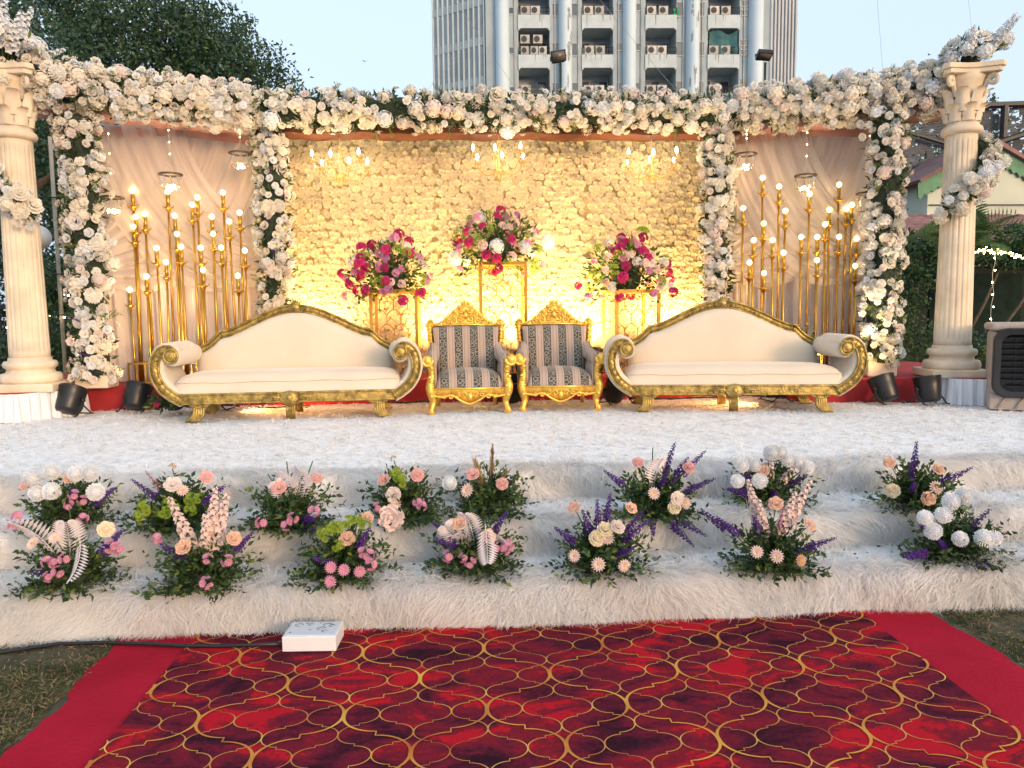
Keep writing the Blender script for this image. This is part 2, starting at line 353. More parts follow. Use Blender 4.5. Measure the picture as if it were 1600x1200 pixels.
furbase_m = mat('fur_backing', (.82, .81, .80), rough=.95, var=.12, vs=18, bump=.9, bs=45)
furo = ob('fur_carpet', mb.mesh('fur_carpet', furbase_m)); tag(furo, 'shaggy white faux fur carpet draped over the stage deck and steps', 'carpet')
def fur(n, s0, s1, x0, x1, L, wid, flow, rise, seedlock):
    nl = n//7
    lx = rng.uniform(x0, x1, nl); ls = rng.uniform(s0, s1, nl)
    tx = lx + .03*np.sin(ls*23+lx*9); 
    idx = rng.integers(0, nl, n); x = lx[idx]+rng.normal(0, .013, n); s = np.clip(ls[idx]+rng.normal(0, .011, n), s0, s1)
    y = np.interp(s, cum, pr[:, 0]); z = np.interp(s, cum, pr[:, 1])
    e = .004; dy = np.interp(s+e, cum, pr[:, 0])-np.interp(s-e, cum, pr[:, 0]); dz = np.interp(s+e, cum, pr[:, 1])-np.interp(s-e, cum, pr[:, 1])
    T = norm(np.stack([np.zeros(n), dy, dz], 1)); N = norm(np.stack([np.zeros(n), T[:, 2], -T[:, 1]], 1))
    y = y-np.where(y < 4.3, wob(x, z*8), 0); z = z+.25*wob(x*1.7, y*3)
    # every lock has its own lean, a slow swirl over the whole carpet plus noise
    la = np.sin(lx*3.1+ls*5.0)*.9+np.sin(lx*7.7-ls*11)*.6+rng.normal(0, .55, nl); lb = rng.normal(0, .3, nl)
    a = la[idx]; D = N*(rise+.12*rng.random(n))[:, None] + T*(flow+lb[idx])[:, None] + np.stack([a*.75, np.zeros(n), np.zeros(n)], 1)
    D = norm(D+rng.normal(0, .12, (n, 3))); LL = (L*rng.uniform(.55, 1.15, n))[:, None]
    P0 = np.stack([x, y, z], 1); curl = np.stack([rng.normal(0, .3, n)+a*.55+np.sin(lx*19+ls*40)[idx]*.5, np.zeros(n), -.55*np.ones(n)], 1)
    P1 = P0+D*LL*.5; P2 = P1+norm(D+curl*.8)*LL*.5; S = norm(np.cross(D, N+rng.normal(0, .4, (n, 3))))*wid/2
    P1 += N*.004
    P2[:, 2] = np.maximum(P2[:, 2], .004)
    if seedlock == 0:      # short pile of the deck: three triangles a strand
        V = np.stack([P0-S, P0+S, P1+S*.9, P1-S*.9, P2], 1).reshape(-1, 3); b = np.arange(n)[:, None]*5
        return V, np.concatenate([b+[0, 1, 2], b+[0, 2, 3], b+[3, 2, 4]], 1).reshape(-1, 3)
    ph = (lx*31+ls*57)[idx]; wv = np.stack([np.sin(ph)*.5+rng.normal(0, .3, n), np.zeros(n), -.25+.4*np.cos(ph*1.3)*(rise > .15)], 1)
    P3 = P2+norm(norm(P2-P1)+wv*.9)*LL*.42; P3[:, 2] = np.maximum(P3[:, 2], .004)
    V = np.stack([P0-S, P0+S, P1+S*.9, P1-S*.9, P2+S*.6, P2-S*.6, P3], 1).reshape(-1, 3); b = np.arange(n)[:, None]*7
    return V, np.concatenate([b+[0, 1, 2], b+[0, 2, 3], b+[3, 2, 4], b+[3, 4, 5], b+[5, 4, 6]], 1).reshape(-1, 3)
FV = []; FF = []; off = 0
c = cum
sp = lambda yy, zz: float(c[np.argmin((pr[:, 0]-yy)**2+(pr[:, 1]-zz)**2)])
sA = sp(4.30, .555); sB = sp(4.205, .385); sC = sp(3.80, .205); sE = c[-1]; sB2 = sp(3.86, .375); sC2 = sp(3.47, .195)
for a in ((85000, 0.05, sA, -5.2, 5.6, .046, .0046, .12, .03, 0), (50000, sA-.10, sB, -3.3, 4.0, .075, .0025, .5, .26, 1), (16000, sB, sB2, -3.2, 3.9, .05, .004, .12, .22, 2),
          (50000, sB2-.06, sC, -3.1, 3.8, .078, .0024, .5, .28, 3), (14000, sC, sC2, -3.0, 3.6, .05, .0038, .12, .22, 4), (70000, sC2-.06, sE-.01, -2.9, 3.6, .088, .0023, .5, .30, 5)):
    v, f = fur(*a); FV.append(v); FF.append(f+off); off += len(v)
ob('fur', fast('fur', np.concatenate(FV), np.concatenate(FF), fur_m), furo, kind='stuff')

# low red platform at the back of the deck
mb = MB()
out = [(-5.4, 7.35), (-3.15, 7.42), (-3.0, 7.62), (3.1, 7.62), (3.25, 7.05), (5.6, 7.0), (5.6, 9.2), (-5.4, 9.2)]
nn = len(out)
mb.add([(x, y, .5) for x, y in out]+[(x, y, .79) for x, y in out], [tuple(range(nn, 2*nn))]+[(i, (i+1) % nn, (i+1) % nn+nn, i+nn) for i in range(nn)])
ob('back_platform', mb.mesh('back_platform', redcloth, False), kind='structure', bevel=.015)

# red felt carpet and the printed carpet on it
felt = mat('red_felt', (.37, .011, .028), rough=.95, var=.16, vs=2.5, bump=.3, bs=70, spec=.08)
mb = MB()
def fe(u, v):
    y = .3+3.22*v; l = -1.56+.022*sin(y*5.3)+.013*sin(y*13.7+1)+.007*sin(y*29+2)+.004*sin(y*67); r = 2.19+.018*sin(y*4.1+2)+.010*sin(y*11.3)+.004*sin(y*37)
    return (l+(r-l)*u, y, .007+.003*sin(u*40+v*13)*sin(v*31)+.010*max(0, sin(u*9+v*21)*sin(v*17+u*3))**4*(abs(u-.5) > .44))
mb.grid(fe, 160, 160)
tag(ob('red_carpet', mb.mesh('red_carpet', felt)), 'plain red felt carpet showing as strips beside the patterned carpet', 'carpet')

pa, pb = .2575, .2535; X0, Y0 = -.72, 2.88
def ogee(a, b, n=9, jog=.10):
    P = [(a/2-a/2*cos(pi/2*k/n), (b/2-jog*b/2)*sin(pi/2*k/n)) for k in range(n+1)]
    return P+[(a-x, b-y) for x, y in P[::-1]]
CX0, CX1, CY0, CY1 = -1.245, 1.855, .35, 3.42
def inside(x, y): return CX0 <= x <= CX1 and CY0 <= y <= CY1
def cell_poly(cx, cy, a, b):                 # cell centred between four nodes
    E = ogee(a, b, 7); A = [(cx-a+x, cy+y) for x, y in E]                     # left node -> top node
    B = [(cx+a-x, cy+y) for x, y in E][::-1]; C = [(cx+a-x, cy-y) for x, y in E]; D_ = [(cx-a+x, cy-y) for x, y in E][::-1]
    return A[:-1]+B[:-1]+C[:-1]+D_[:-1]
def clip(P):
    for ax, lim, sg in ((0, CX0, 1), (0, CX1, -1), (1, CY0, 1), (1, CY1, -1)):
        Q = []
        for i in range(len(P)):
            p, q = P[i], P[(i+1) % len(P)]; dp, dq = (p[ax]-lim)*sg, (q[ax]-lim)*sg
            if dp >= 0: Q.append(p)
            if dp*dq < 0: t = dp/(dp-dq); Q.append((p[0]+(q[0]-p[0])*t, p[1]+(q[1]-p[1])*t))
        P = Q
        if len(P) < 3: return []
    return P
sa, sb = pa/2, pb/2
mb = MB(); tone = []
mb.add([(CX0, CY0, .012), (CX1, CY0, .012), (CX1, CY1, .012), (CX0, CY1, .012)], [(0, 1, 2, 3)]); tone.append(.45)
rr = random.Random(5)
for i in range(-40, 60):
    for j in range(-40, 40):
        if (i+j) % 2 == 0: continue
        P = clip(cell_poly(X0+sa+i*sa, Y0+j*sb, sa, sb))      # nodes of the fine lattice sit a quarter cell beside the bold ones
        if len(P) < 3: continue
        ci = round((i)/4.+.1*(j % 3)); base = .5+.5*sin(ci*12.9898+round(j/2)*4.1)
        mb.add([(x, y, .0128) for x, y in P], [tuple(range(len(P)))[::-1]]); tone.append(min(1, max(0, .62*rr.random()+.38*base)))
me = mb.mesh('patterned_carpet', mat('dummy', (1, 1, 1)), False); me.materials.clear()
at = me.attributes.new('tone', 'FLOAT', 'FACE'); at.data.foreach_set('value', tone[:len(me.polygons)])
pm = bpy.data.materials.new('printed_carpet'); pm.use_nodes = True; nt = pm.node_tree; L = nt.links.new; b = nt.nodes['Principled BSDF']; b.inputs['Roughness'].default_value = .9; b.inputs['Specular IOR Level'].default_value = .08
tc = nt.nodes.new('ShaderNodeTexCoord'); n1 = nt.nodes.new('ShaderNodeTexNoise'); n1.inputs['Scale'].default_value = 4.2; n1.inputs['Detail'].default_value = 6; n1.inputs['Roughness'].default_value = .62; n1.inputs['Distortion'].default_value = .8
an = nt.nodes.new('ShaderNodeAttribute'); an.attribute_name = 'tone'; ad = nt.nodes.new('ShaderNodeMath'); ad.operation = 'MULTIPLY_ADD'; ad.inputs[1].default_value = .25
mp = nt.nodes.new('ShaderNodeMapping'); mp.inputs['Scale'].default_value = (.8, 1.5, 1)
L(tc.outputs['Object'], mp.inputs[0]); L(mp.outputs[0], n1.inputs['Vector']); L(an.outputs['Fac'], ad.inputs[0]); 
sc_ = nt.nodes.new('ShaderNodeMath'); sc_.operation = 'MULTIPLY'; sc_.inputs[1].default_value = 1.25; L(n1.outputs[0], sc_.inputs[0]); L(sc_.outputs[0], ad.inputs[2])
n2 = nt.nodes.new('ShaderNodeTexNoise'); n2.inputs['Scale'].default_value = 60; n2.inputs['Detail'].default_value = 3; L(tc.outputs['Object'], n2.inputs['Vector'])
a2 = nt.nodes.new('ShaderNodeMath'); a2.operation = 'MULTIPLY_ADD'; a2.inputs[1].default_value = .22; L(n2.outputs[0], a2.inputs[0]); L(ad.outputs[0], a2.inputs[2])
rp = nt.nodes.new('ShaderNodeValToRGB'); e = rp.color_ramp.elements
e[0].position = .60; e[0].color = (.026, .006, .013, 1); e[1].position = 1.0; e[1].color = (.44, .009, .02, 1)
for p_, c_ in ((.70, (.055, .007, .017, 1)), (.82, (.13, .010, .024, 1)), (.94, (.21, .011, .02, 1))): q = e.new(p_); q.color = c_
L(a2.outputs[0], rp.inputs[0]); L(rp.outputs[0], b.inputs['Base Color'])
bp = nt.nodes.new('ShaderNodeBump'); bp.inputs['Strength'].default_value = .25; bp.inputs['Distance'].default_value = .004; n3 = nt.nodes.new('ShaderNodeTexNoise'); n3.inputs['Scale'].default_value = 250; L(tc.outputs['Object'], n3.inputs['Vector']); L(n3.outputs[0], bp.inputs['Height']); L(bp.outputs[0], b.inputs['Normal'])
me.materials.append(pm)
pc = tag(ob('patterned_carpet', me), 'red and maroon carpet printed with golden ogee trellis lines', 'carpet')
gl = mat('gold_print', (.36, .05, .008), rough=.85, vs=3.2, col2=(.68, .38, .05)); gl2 = mat('thin_gold_print', (.36, .06, .012), rough=.85, vs=3.5, col2=(.72, .46, .09))
def ribbon(mb, P, w0, w1, z):
    n = len(P); V = []
    for k, (x, y) in enumerate(P):
        a = P[max(0, k-1)]; c_ = P[min(n-1, k+1)]; d = (c_[0]-a[0], c_[1]-a[1]); l = math.hypot(*d) or 1; nx, ny = -d[1]/l, d[0]/l
        t = abs(2*k/(n-1)-1); w = w1+(w0-w1)*t**3
        V += [(x+nx*w/2, y+ny*w/2, z), (x-nx*w/2, y-ny*w/2, z)]
    F = [(2*k, 2*k+1, 2*k+3, 2*k+2) for k in range(n-1) if inside(*P[k]) and inside(*P[k+1])]
    if F: mb.add(V, F)
for (a, b_, x0, y0, w0, w1, z, nm, m_) in ((pa, pb, X0, Y0, .015, .0065, .0156, 'bold_trellis', gl), (sa, sb, X0+sa, Y0, .0060, .0032, .014, 'fine_trellis', gl2)):
    mb = MB()
    for i in range(-40, 60):
        for j in range(-40, 40):
            if (i+j) % 2: continue
            x, y = x0+i*a, y0+j*b_
            if not (CX0-.3 < x < CX1+.3 and CY0-.3 < y < CY1+.3): continue
            E = ogee(a, b_, 9)
            for s_ in (-1, 1): ribbon(mb, [(x+s_*p, y+q) for p, q in E], w0, w1, z+.00025*(s_ > 0)+.0005*(j % 2))
    ob(nm, mb.mesh(nm, m_, False), pc)

# white control box and its black cable
bx = thing('control_box', 'white plastic box on the patterned carpet at the foot of the fur step', 'box', (-.69, 3.245, .0155), radians(-3))
wp = mat('white_box_plastic', (.72, .72, .74), rough=.35, var=.03)
mb = MB(); mb.box(-.115, .115, -.085, .075, 0, .066); ob('case', mb.mesh('case', wp, False), bx, bevel=.004)
mb = MB(); mb.box(-.104, .104, -.074, .066, .0662, .069); ob('lid_plate', mb.mesh('lid_plate', mat('box_lid', (.62, .66, .70), rough=.25, var=.03), False), bx, bevel=.001)
mb = MB(); ink = mat('printed_marks', (.12, .13, .16), rough=.6)
for (x, y, r) in ((-.07, .03, .018), (-.02, .035, .012), (.045, .035, .010), (.075, .02, .012), (.03, -.01, .013), (.055, -.035, .012)):
    mb.tube([(x+r*cos(t/12*5), y+r*.8*sin(t/12*5), .0696) for t in range(13)], .0014, 4)
for (x, y) in ((-.04, .05), (.02, .052), (.06, .045), (.07, .038), (.08, .03), (.04, .012), (.05, .0), (-.09, -.045), (-.01, -.02)): mb.box(x-.006, x+.006, y-.0025, y+.0025, .0692, .0699)
ob('printed_marks', mb.mesh('printed_marks', ink, False), bx)
mb = MB(); P = [(-2.9, 3.08, .012), (-2.4, 3.17, .012), (-2.04, 3.27, .012), (-1.82, 3.335, .014), (-1.6, 3.315, .02), (-1.43, 3.29, .02), (-1.25, 3.255, .02), (-1.1, 3.235, .022), (-.95, 3.225, .025), (-.80, 3.22, .03)]
mb.tube(P, .0085, 8); tag(ob('power_cable', mb.mesh('power_cable', black)), 'black cable running over grass and carpet edge to the white box', 'cable')
# ================================================================== BACKDROP
# flower wall of small white roses
fw = thing('flower_wall', 'wide backdrop panel covered with rows of small cream roses, lit from below', 'flower wall', (.41, 8.52, .79), radians(0))
mb = MB(); mb.box(-2.47, 2.50, .0, .06, 0, 2.74); ob('backing_panel', mb.mesh('backing_panel', mat('panel_backing', (.40, .30, .14), rough=.9), False), fw)
random.seed(21); wr = [rose_mb(1) for k in range(3)]
wall_m = mat('wall_rose', (.77, .66, .45), rough=.7, var=.10, vs=1.1, transl=.2, objvar=.1, spec=.2, bump=.15, bs=50)
heart_m = mat('rose_heart', (.66, .50, .27), rough=.75, var=.1)
wme = [m_.mesh('wall_rose', [wall_m, heart_m], False) for m_ in wr]
spots = []
dx = .0685
for j in range(46):
    for i in range(75):
        x = -2.45+(i+.5*(j % 2))*dx+random.gauss(0, .010); z = .03+j*.0605+random.gauss(0, .010)
        if x > 2.47 or z > 2.73: continue
        if abs(x+.73) < .012 or abs(x-.93) < .008: continue
        spots.append((x, z, random.uniform(.038, .0445)))
random.shuffle(spots)
Ms = []
for k, (x, z, r) in enumerate(spots):
    d = Vector((random.gauss(0, .16), -1, random.gauss(0, .16))).normalized(); lo = (x, -.004+random.uniform(-.014, .006), z)
    if k < 300: put('rose', wme[k % 3], fw, lo, d, r)
    else: Ms.append(Matrix.Translation(lo) @ (d.to_track_quat('Z', 'Y').to_matrix() @ Matrix.Rotation(random.uniform(0, 6), 3, 'Z')).to_4x4() @ Matrix.Scale(r, 4))
ob('roses', replicate('roses', wr[0], Ms, [wall_m, heart_m]), fw, kind='stuff')

# header beam wrapped in copper satin, over the whole backdrop
BP = [(-4.05, 7.12), (-2.12, 7.92), (2.86, 7.92), (4.62, 7.2)]
def beam_pt(t):                                     # t in 0..3
    i = min(2, int(t)); f = t-i; a, b = BP[i], BP[i+1]; return Vector((a[0]+(b[0]-a[0])*f, a[1]+(b[1]-a[1])*f, 0))
zsh = lambda x: 3.33+.012*max(0, x-1)+(.04 if x < -2.2 else 0)
for i, (lab) in enumerate(('left side beam wrapped in blush satin above the draped panel', 'centre beam wrapped in copper satin above the rose wall', 'right side beam wrapped in blush satin above the draped panel')):
    a, b = Vector((*BP[i], 0)), Vector((*BP[i+1], 0)); d = (b-a).normalized(); nrm = Vector((d.y, -d.x, 0)); z0 = 3.275 if i == 1 else 3.31
    mb = MB()
    def f(u, v, a=a, b=b, nrm=nrm, z0=z0):
        p = a+(b-a)*u; q = v*4; s_ = [(-.02, 0), (.30, 0), (.30, .30), (-.02, .30), (-.02, 0)]; k = min(3, int(q)); t = q-k
        o_ = s_[k][0]+(s_[k+1][0]-s_[k][0])*t; h = s_[k][1]+(s_[k+1][1]-s_[k][1])*t
        return tuple(p-nrm*o_+Vector((0, 0, z0+h+.008*sin(u*37+h*9)+.006*sin(u*91))))
    mb.grid(f, 60, 12)
    tag(ob('header_beam', mb.mesh('header_beam', coppercloth if i == 1 else mat('blush_satin', (.50, .27, .24), rough=.55, var=.15, vs=3, bump=.3, bs=7, spec=.2))), lab, 'beam', 'fabric wrapped header beams')

# garlands ----------------------------------------------------------
BIG = ['hydrangea_white', 'mum_white', 'peony_white', 'mum_white', 'hydrangea_ivory', 'mum_ivory', 'mum_ivory', 'mum_cool', 'hydrangea_white', 'hydrangea_ivory', 'hydrangea_cool', 'mum_white', 'peony_ivory', 'hydrangea_blush']
SML = ['rose_white', 'rose_ivory', 'rose_white', 'rose_ivory', 'rose_blush', 'rose_cool', 'rose_white', 'rose_ivory', 'rose_white', 'rose_cool']
def garland(name, label, cat, path, rad, nbig, nsmall, arc_=(-1.9, 1.9), group=None, rb=(.066, .092), rs=(.034, .046), front=Vector((0, -1, 0)), leafn=700, cap=290, pads=None, tight=.66, purple=0):
    """path: list of Vector; flowers sit round a leafy core on the side that faces front"""
    g = thing(name, label, cat, path[0], 0, group); org = path[0]
    S = [0]; 
    for a, b in zip(path, path[1:]): S.append(S[-1]+(b-a).length)
    def at(s):
        k = max(0, min(len(path)-2, next((i for i in range(len(S)-1) if S[i+1] >= s), len(path)-2))); t = (s-S[k])/max(1e-6, S[k+1]-S[k])
        return path[k]+(path[k+1]-path[k])*t, (path[k+1]-path[k]).normalized()
    mb = MB(); mb.tube([p-org for p in path], rad*.72, 10); ob('core', mb.mesh('core', core_m), g)
    pts = []; tries = 0
    for n_, (r0, r1), kind in ((nbig, rb, BIG), (nsmall, rs, SML)):
        got = 0; tries = 0
        while got < n_ and tries < n_*40:
            tries += 1
            p, d = at(random.uniform(0, S[-1])); f = (front-d*front.dot(d)).normalized(); s_ = d.cross(f)
            a = random.uniform(*arc_); r = random.uniform(r0, r1); nrm = f*cos(a)+s_*sin(a)
            q = p+nrm*(rad*(random.uniform(.86, 1.06) if random.random() < .8 else random.uniform(1.06, 1.28))-(r*.35 if r > .06 else -.02))
            if any((q-o_).length < (r+ro)*tight for o_, ro in pts): continue
            pts.append((q, r)); got += 1
            dd = (nrm+Vector((random.gauss(0, .25), random.gauss(0, .25), random.gauss(0, .25)))+front*.35).normalized()
            kk = random.choice(kind); put(fname(kk), FM[kk], g, q-org, dd, r)
    for k in range(purple):
        p, d = at(random.uniform(0, S[-1])); put('sprig', FM['lavender'], g, p+front*rad*.9-org, front+Vector((random.gauss(0, .6), 0, random.gauss(0, .6))), .10)
    n = leafn; ss = rng.uniform(0, S[-1], n); A = rng.uniform(arc_[0], arc_[1], n); P = np.zeros((n, 3)); D = np.zeros((n, 3))
    for i in range(n):
        p, d = at(ss[i]); f = (front-d*front.dot(d)).normalized(); s_ = d.cross(f); nr = f*cos(A[i])+s_*sin(A[i]); P[i] = p+nr*rad*rng.uniform(.7, .95)-org; D[i] = nr
    D = D+rng.normal(0, .8, (n, 3)); ob('foliage', leaves('foliage', P, D, rng.uniform(.05, .10, n), rng.uniform(.018, .035, n), [leaf_dark, leaf_mid], midx=(rng.random(n) < .35).astype(int)), g, kind='stuff')
    # feathery light green sprays
    PP = []; DD = []
    for k in range(int(S[-1]*7)):
        p, d = at(random.uniform(0, S[-1])); f = (front-d*front.dot(d)).normalized(); s_ = d.cross(f); a = random.uniform(*arc_); nr = f*cos(a)+s_*sin(a)
        ax = (nr+Vector((random.gauss(0, .5), random.gauss(0, .3), random.gauss(0, .5)))).normalized(); q = p+nr*rad*.85-org
        for t in range(26):
            v = t/26; PP.append(q+ax*.13*v); DD.append(ax+Vector((random.gauss(0, .55), random.gauss(0, .55), random.gauss(0, .55))))
    n = len(PP); ob('fern_spray', leaves('fern_spray', np.array(PP), np.array(DD), .045, .007, leaf_light), g, kind='stuff')
    return g
def beam_path(t0, t1, n=24, z=3.50): return [beam_pt(t0+(t1-t0)*k/n)+Vector((0, -.05, z+.015*sin(k*1.7)+(.035 if (t0 < 1) else 0)*(1-k/n if t0 < 1 else 0)+(.05*k/n if t0 >= 2 else 0))) for k in range(n+1)]
GG = 'white flower garlands along the beam'
garland('flower_garland', 'white flower garland along the left slanting beam beside the dark tree', 'garland', beam_path(0, 1), .19, 92, 180, (-2.1, 2.0), GG, leafn=800)
garland('flower_garland', 'long white flower garland along the centre beam above the rose wall', 'garland', beam_path(1, 2, 40, 3.485), .168, 118, 180, (-2.1, 2.0), GG, leafn=1500)
garland('flower_garland', 'white flower garland along the right slanting beam under the pale sky', 'garland', beam_path(2, 3), .19, 86, 170, (-2.1, 2.0), GG, leafn=800)
def col_path(x, y, z0, z1, n=14): return [Vector((x+.02*sin(k*1.3), y, z0+(z1-z0)*k/n)) for k in range(n+1)]
GC = 'upright flower columns of the backdrop'
for (x, y, z0, z1, lab, pu) in ((-3.5, 7.32, .86, 3.26, 'tall white flower column beside the left plaster pillar', 4), (-1.96, 8.02, .86, 3.32, 'white flower column between the left drapes and the rose wall', 4),
                       (2.66, 7.98, .86, 3.34, 'white flower column between the rose wall and the right drapes', 1), (4.09, 7.28, .92, 3.36, 'tall white flower column beside the right plaster pillar', 1)):
    garland('flower_column', lab, 'flower column', col_path(x, y, z0, z1), (.165 if abs(x) > 3 else .155), 50 if abs(x) > 3 else 42, 140, (-1.9, 1.9), GC, leafn=620, rs=(.034, .047), rb=(.062, .086), purple=pu, tight=.56)
    mb = MB(); mb.box(-.15, .15, -.12, .12, 0, z0+.05-.79); tag(ob('plinth_block', mb.mesh('plinth_block', stone, False), None, (x, y+.03, .79), bevel=.01), 'small cream block under the '+lab, 'block', 'blocks under the flower columns')

# draped side panels ------------------------------------------------
def drapes(x0, y0, x1, y1, lab, flip):
    L_ = math.hypot(x1-x0, y1-y0); t = thing('draped_panel', lab, 'curtain', ((x0+x1)/2, (y0+y1)/2, .79), math.atan2(y1-y0, x1-x0), 'draped side panels')
    h = L_/2; H = 2.58
    mb = MB(); mb.grid(lambda u, v: (-h+2*h*u, .02*sin(u*96+1.5*sin(v*3))+.012*sin(u*151+v)+.006*sin(u*23), v*H), 220, 14); ob('back_curtain', mb.mesh('back_curtain', drape_m), t)
    for s_ in (-1, 1):
        mb = MB()
        def f(u, v, s_=s_):
            a = Vector((-s_*h*(1.0-1.1*u), 0, H-.03)); c = Vector((s_*h*(-.35+.5*u), 0, H*(.78-.62*(1-u)**1.1-.0*u))); e = Vector((s_*h*(.98-.04*u), 0, H*(.42+.10*u)))
            p = a*(1-v)**2+c*2*v*(1-v)+e*v*v
            return (p.x, -.07-.03*(s_+1)-.10*sin(pi*v)*.6+.022*sin(u*34+v*4)*(1-.35*v)+.01*sin(u*77), p.z-.02*sin(u*34+1))
        mb.grid(f, 110, 40); ob('voile_swag', mb.mesh('voile_swag', sheer_m), t)
        mb = MB(); mb.grid(lambda u, v, s_=s_: (s_*h*(.80+.2*u+.03*sin(v*5)), -.05-.03*sin(u*26+v*2), v*H*.47), 24, 10); ob('tail', mb.mesh('tail', sheer_m), t)
    mb = MB(); mb.grid(lambda u, v: (-h+2*h*u, -.12-.012*sin(u*18), H-.04-.09*v-.02*sin(u*9)*v), 60, 5); ob('pelmet', mb.mesh('pelmet', mat('pelmet_satin', (.55, .31, .27), rough=.5, var=.15, vs=3)), t)
    return t
drapes(-3.86, 7.90, -2.02, 8.36, 'blush voile drapes crossed behind the left cluster of pole lamps', 1)
drapes(2.72, 8.30, 4.42, 7.82, 'blush voile drapes crossed behind the right cluster of pole lamps', -1)

# plaster pillars ---------------------------------------------------
def pillar(x, y, z0, h, lab, rz):
    t = thing('plaster_pillar', lab, 'pillar', (x, y, z0), rz, 'cream fluted pillars')
    mb = MB(); mb.box(-.30, .30, -.30, .30, 0, .075); ob('base_slab', mb.mesh('base_slab', stone, False), t, bevel=.012)
    pr_ = [(.275, .075), (.285, .10), (.285, .13), (.27, .155), (.225, .165), (.215, .19), (.225, .20), (.245, .215), (.25, .24), (.235, .265), (.20, .27), (.195, .30)]
    mb = MB(); mb.lathe(pr_, 40); ob('base_moulding', mb.mesh('base_moulding', stone), t)
    H0, H1 = .30, h-.60
    mb = MB(); nf = 20; m_ = 240
    def mod(q, z): return 1-.055*max(0, cos(q*nf))**.7*(1 if H0+.05 < z < H1-.05 else 0)
    mb.lathe([(.185, H0), (.185, H0+.04), (.185, H0+.07)]+[(.185-.028*k/12, H0+.07+(H1-H0-.14)*k/12) for k in range(13)]+[(.157, H1-.05), (.157, H1)], m_, mod=mod); ob('fluted_shaft', mb.mesh('fluted_shaft', stone), t)
    mb = MB(); mb.lathe([(.16, H1), (.195, H1+.015), (.205, H1+.04), (.195, H1+.065), (.17, H1+.08), (.165, H1+.1)], 36); ob('collar', mb.mesh('collar', stone), t)
    c0 = H1+.09
    mb = MB(); mb.lathe([(.165, c0), (.165, c0+.12), (.175, c0+.26), (.21, c0+.38), (.25, c0+.44)], 32); ob('capital_bell', mb.mesh('capital_bell', stone), t)
    for row, (nl, zb, hh, ro, ph) in enumerate(((8, c0+.02, .17, .175, 0), (8, c0+.10, .24, .19, pi/8))):
        for k in range(nl):
            mb = MB(); q0 = ph+2*pi*k/nl
            def f(u, v, q0=q0, zb=zb, hh=hh, ro=ro):
                a = (2*u-1)*.36*(1-.55*max(0, v-.55)/.45)*(1+.08*sin(v*20)); r = ro+.012+.03*v+.06*max(0, v-.6)**1.3*3-.018*abs(2*u-1)
                return (r*cos(q0+a), r*sin(q0+a), zb+hh*(v-.35*max(0, v-.8)**1*2.2))
            mb.grid(f, 6, 10); ob('acanthus_leaf', mb.mesh('acanthus_leaf', stone), t)
    for k in range(4):                                   # corner volutes
        q = pi/4+k*pi/2; d = Vector((cos(q), sin(q), 0)); mb = MB(); P = []
        for i in range(26):
            a = i/25*2.6*pi; r = .062*(1-i/30); P.append(d*(.30-.0+r*cos(a+pi/2)*1.0)+Vector((0, 0, c0+.375+r*sin(a+pi/2))))
        P = [d*.19+Vector((0, 0, c0+.24)), d*.235+Vector((0, 0, c0+.36))]+P
        mb.tube(P, [.022]*len(P), 8); ob('volute', mb.mesh('volute', stone), t)
    mb = MB(); out = []
    for k in range(4):
        a = pi/4+k*pi/2
        for s_ in (-.09, .09): out.append((.40*cos(a+s_), .40*sin(a+s_)))
        b = a+pi/4; out += [(.262*cos(b-.25), .262*sin(b-.25)), (.25*cos(b), .25*sin(b)), (.262*cos(b+.25), .262*sin(b+.25))]
    z_ = h-.085
    for (za, zb, sc) in ((z_, z_+.04, .93), (z_+.04, z_+.085, 1.0)):
        n_ = len(out); mb.add([(x_*sc, y_*sc, za) for x_, y_ in out]+[(x_*sc, y_*sc, zb) for x_, y_ in out], [tuple(range(n_))[::-1], tuple(range(n_, 2*n_))]+[(i, (i+1) % n_, (i+1) % n_+n_, i+n_) for i in range(n_)])
    ob('abacus', mb.mesh('abacus', stone, False), t, bevel=.006)
    t.scale = (.87, .87, 1)
    return t
PL = (-3.93, 7.05); PR = (4.66, 7.0)
pillar(PL[0], PL[1], .80, 2.80, 'cream fluted pillar at the left edge of the stage by the dark tree', radians(8))
pillar(PR[0], PR[1], .80, 2.86, 'cream fluted pillar at the right of the stage by the air cooler', radians(-12))
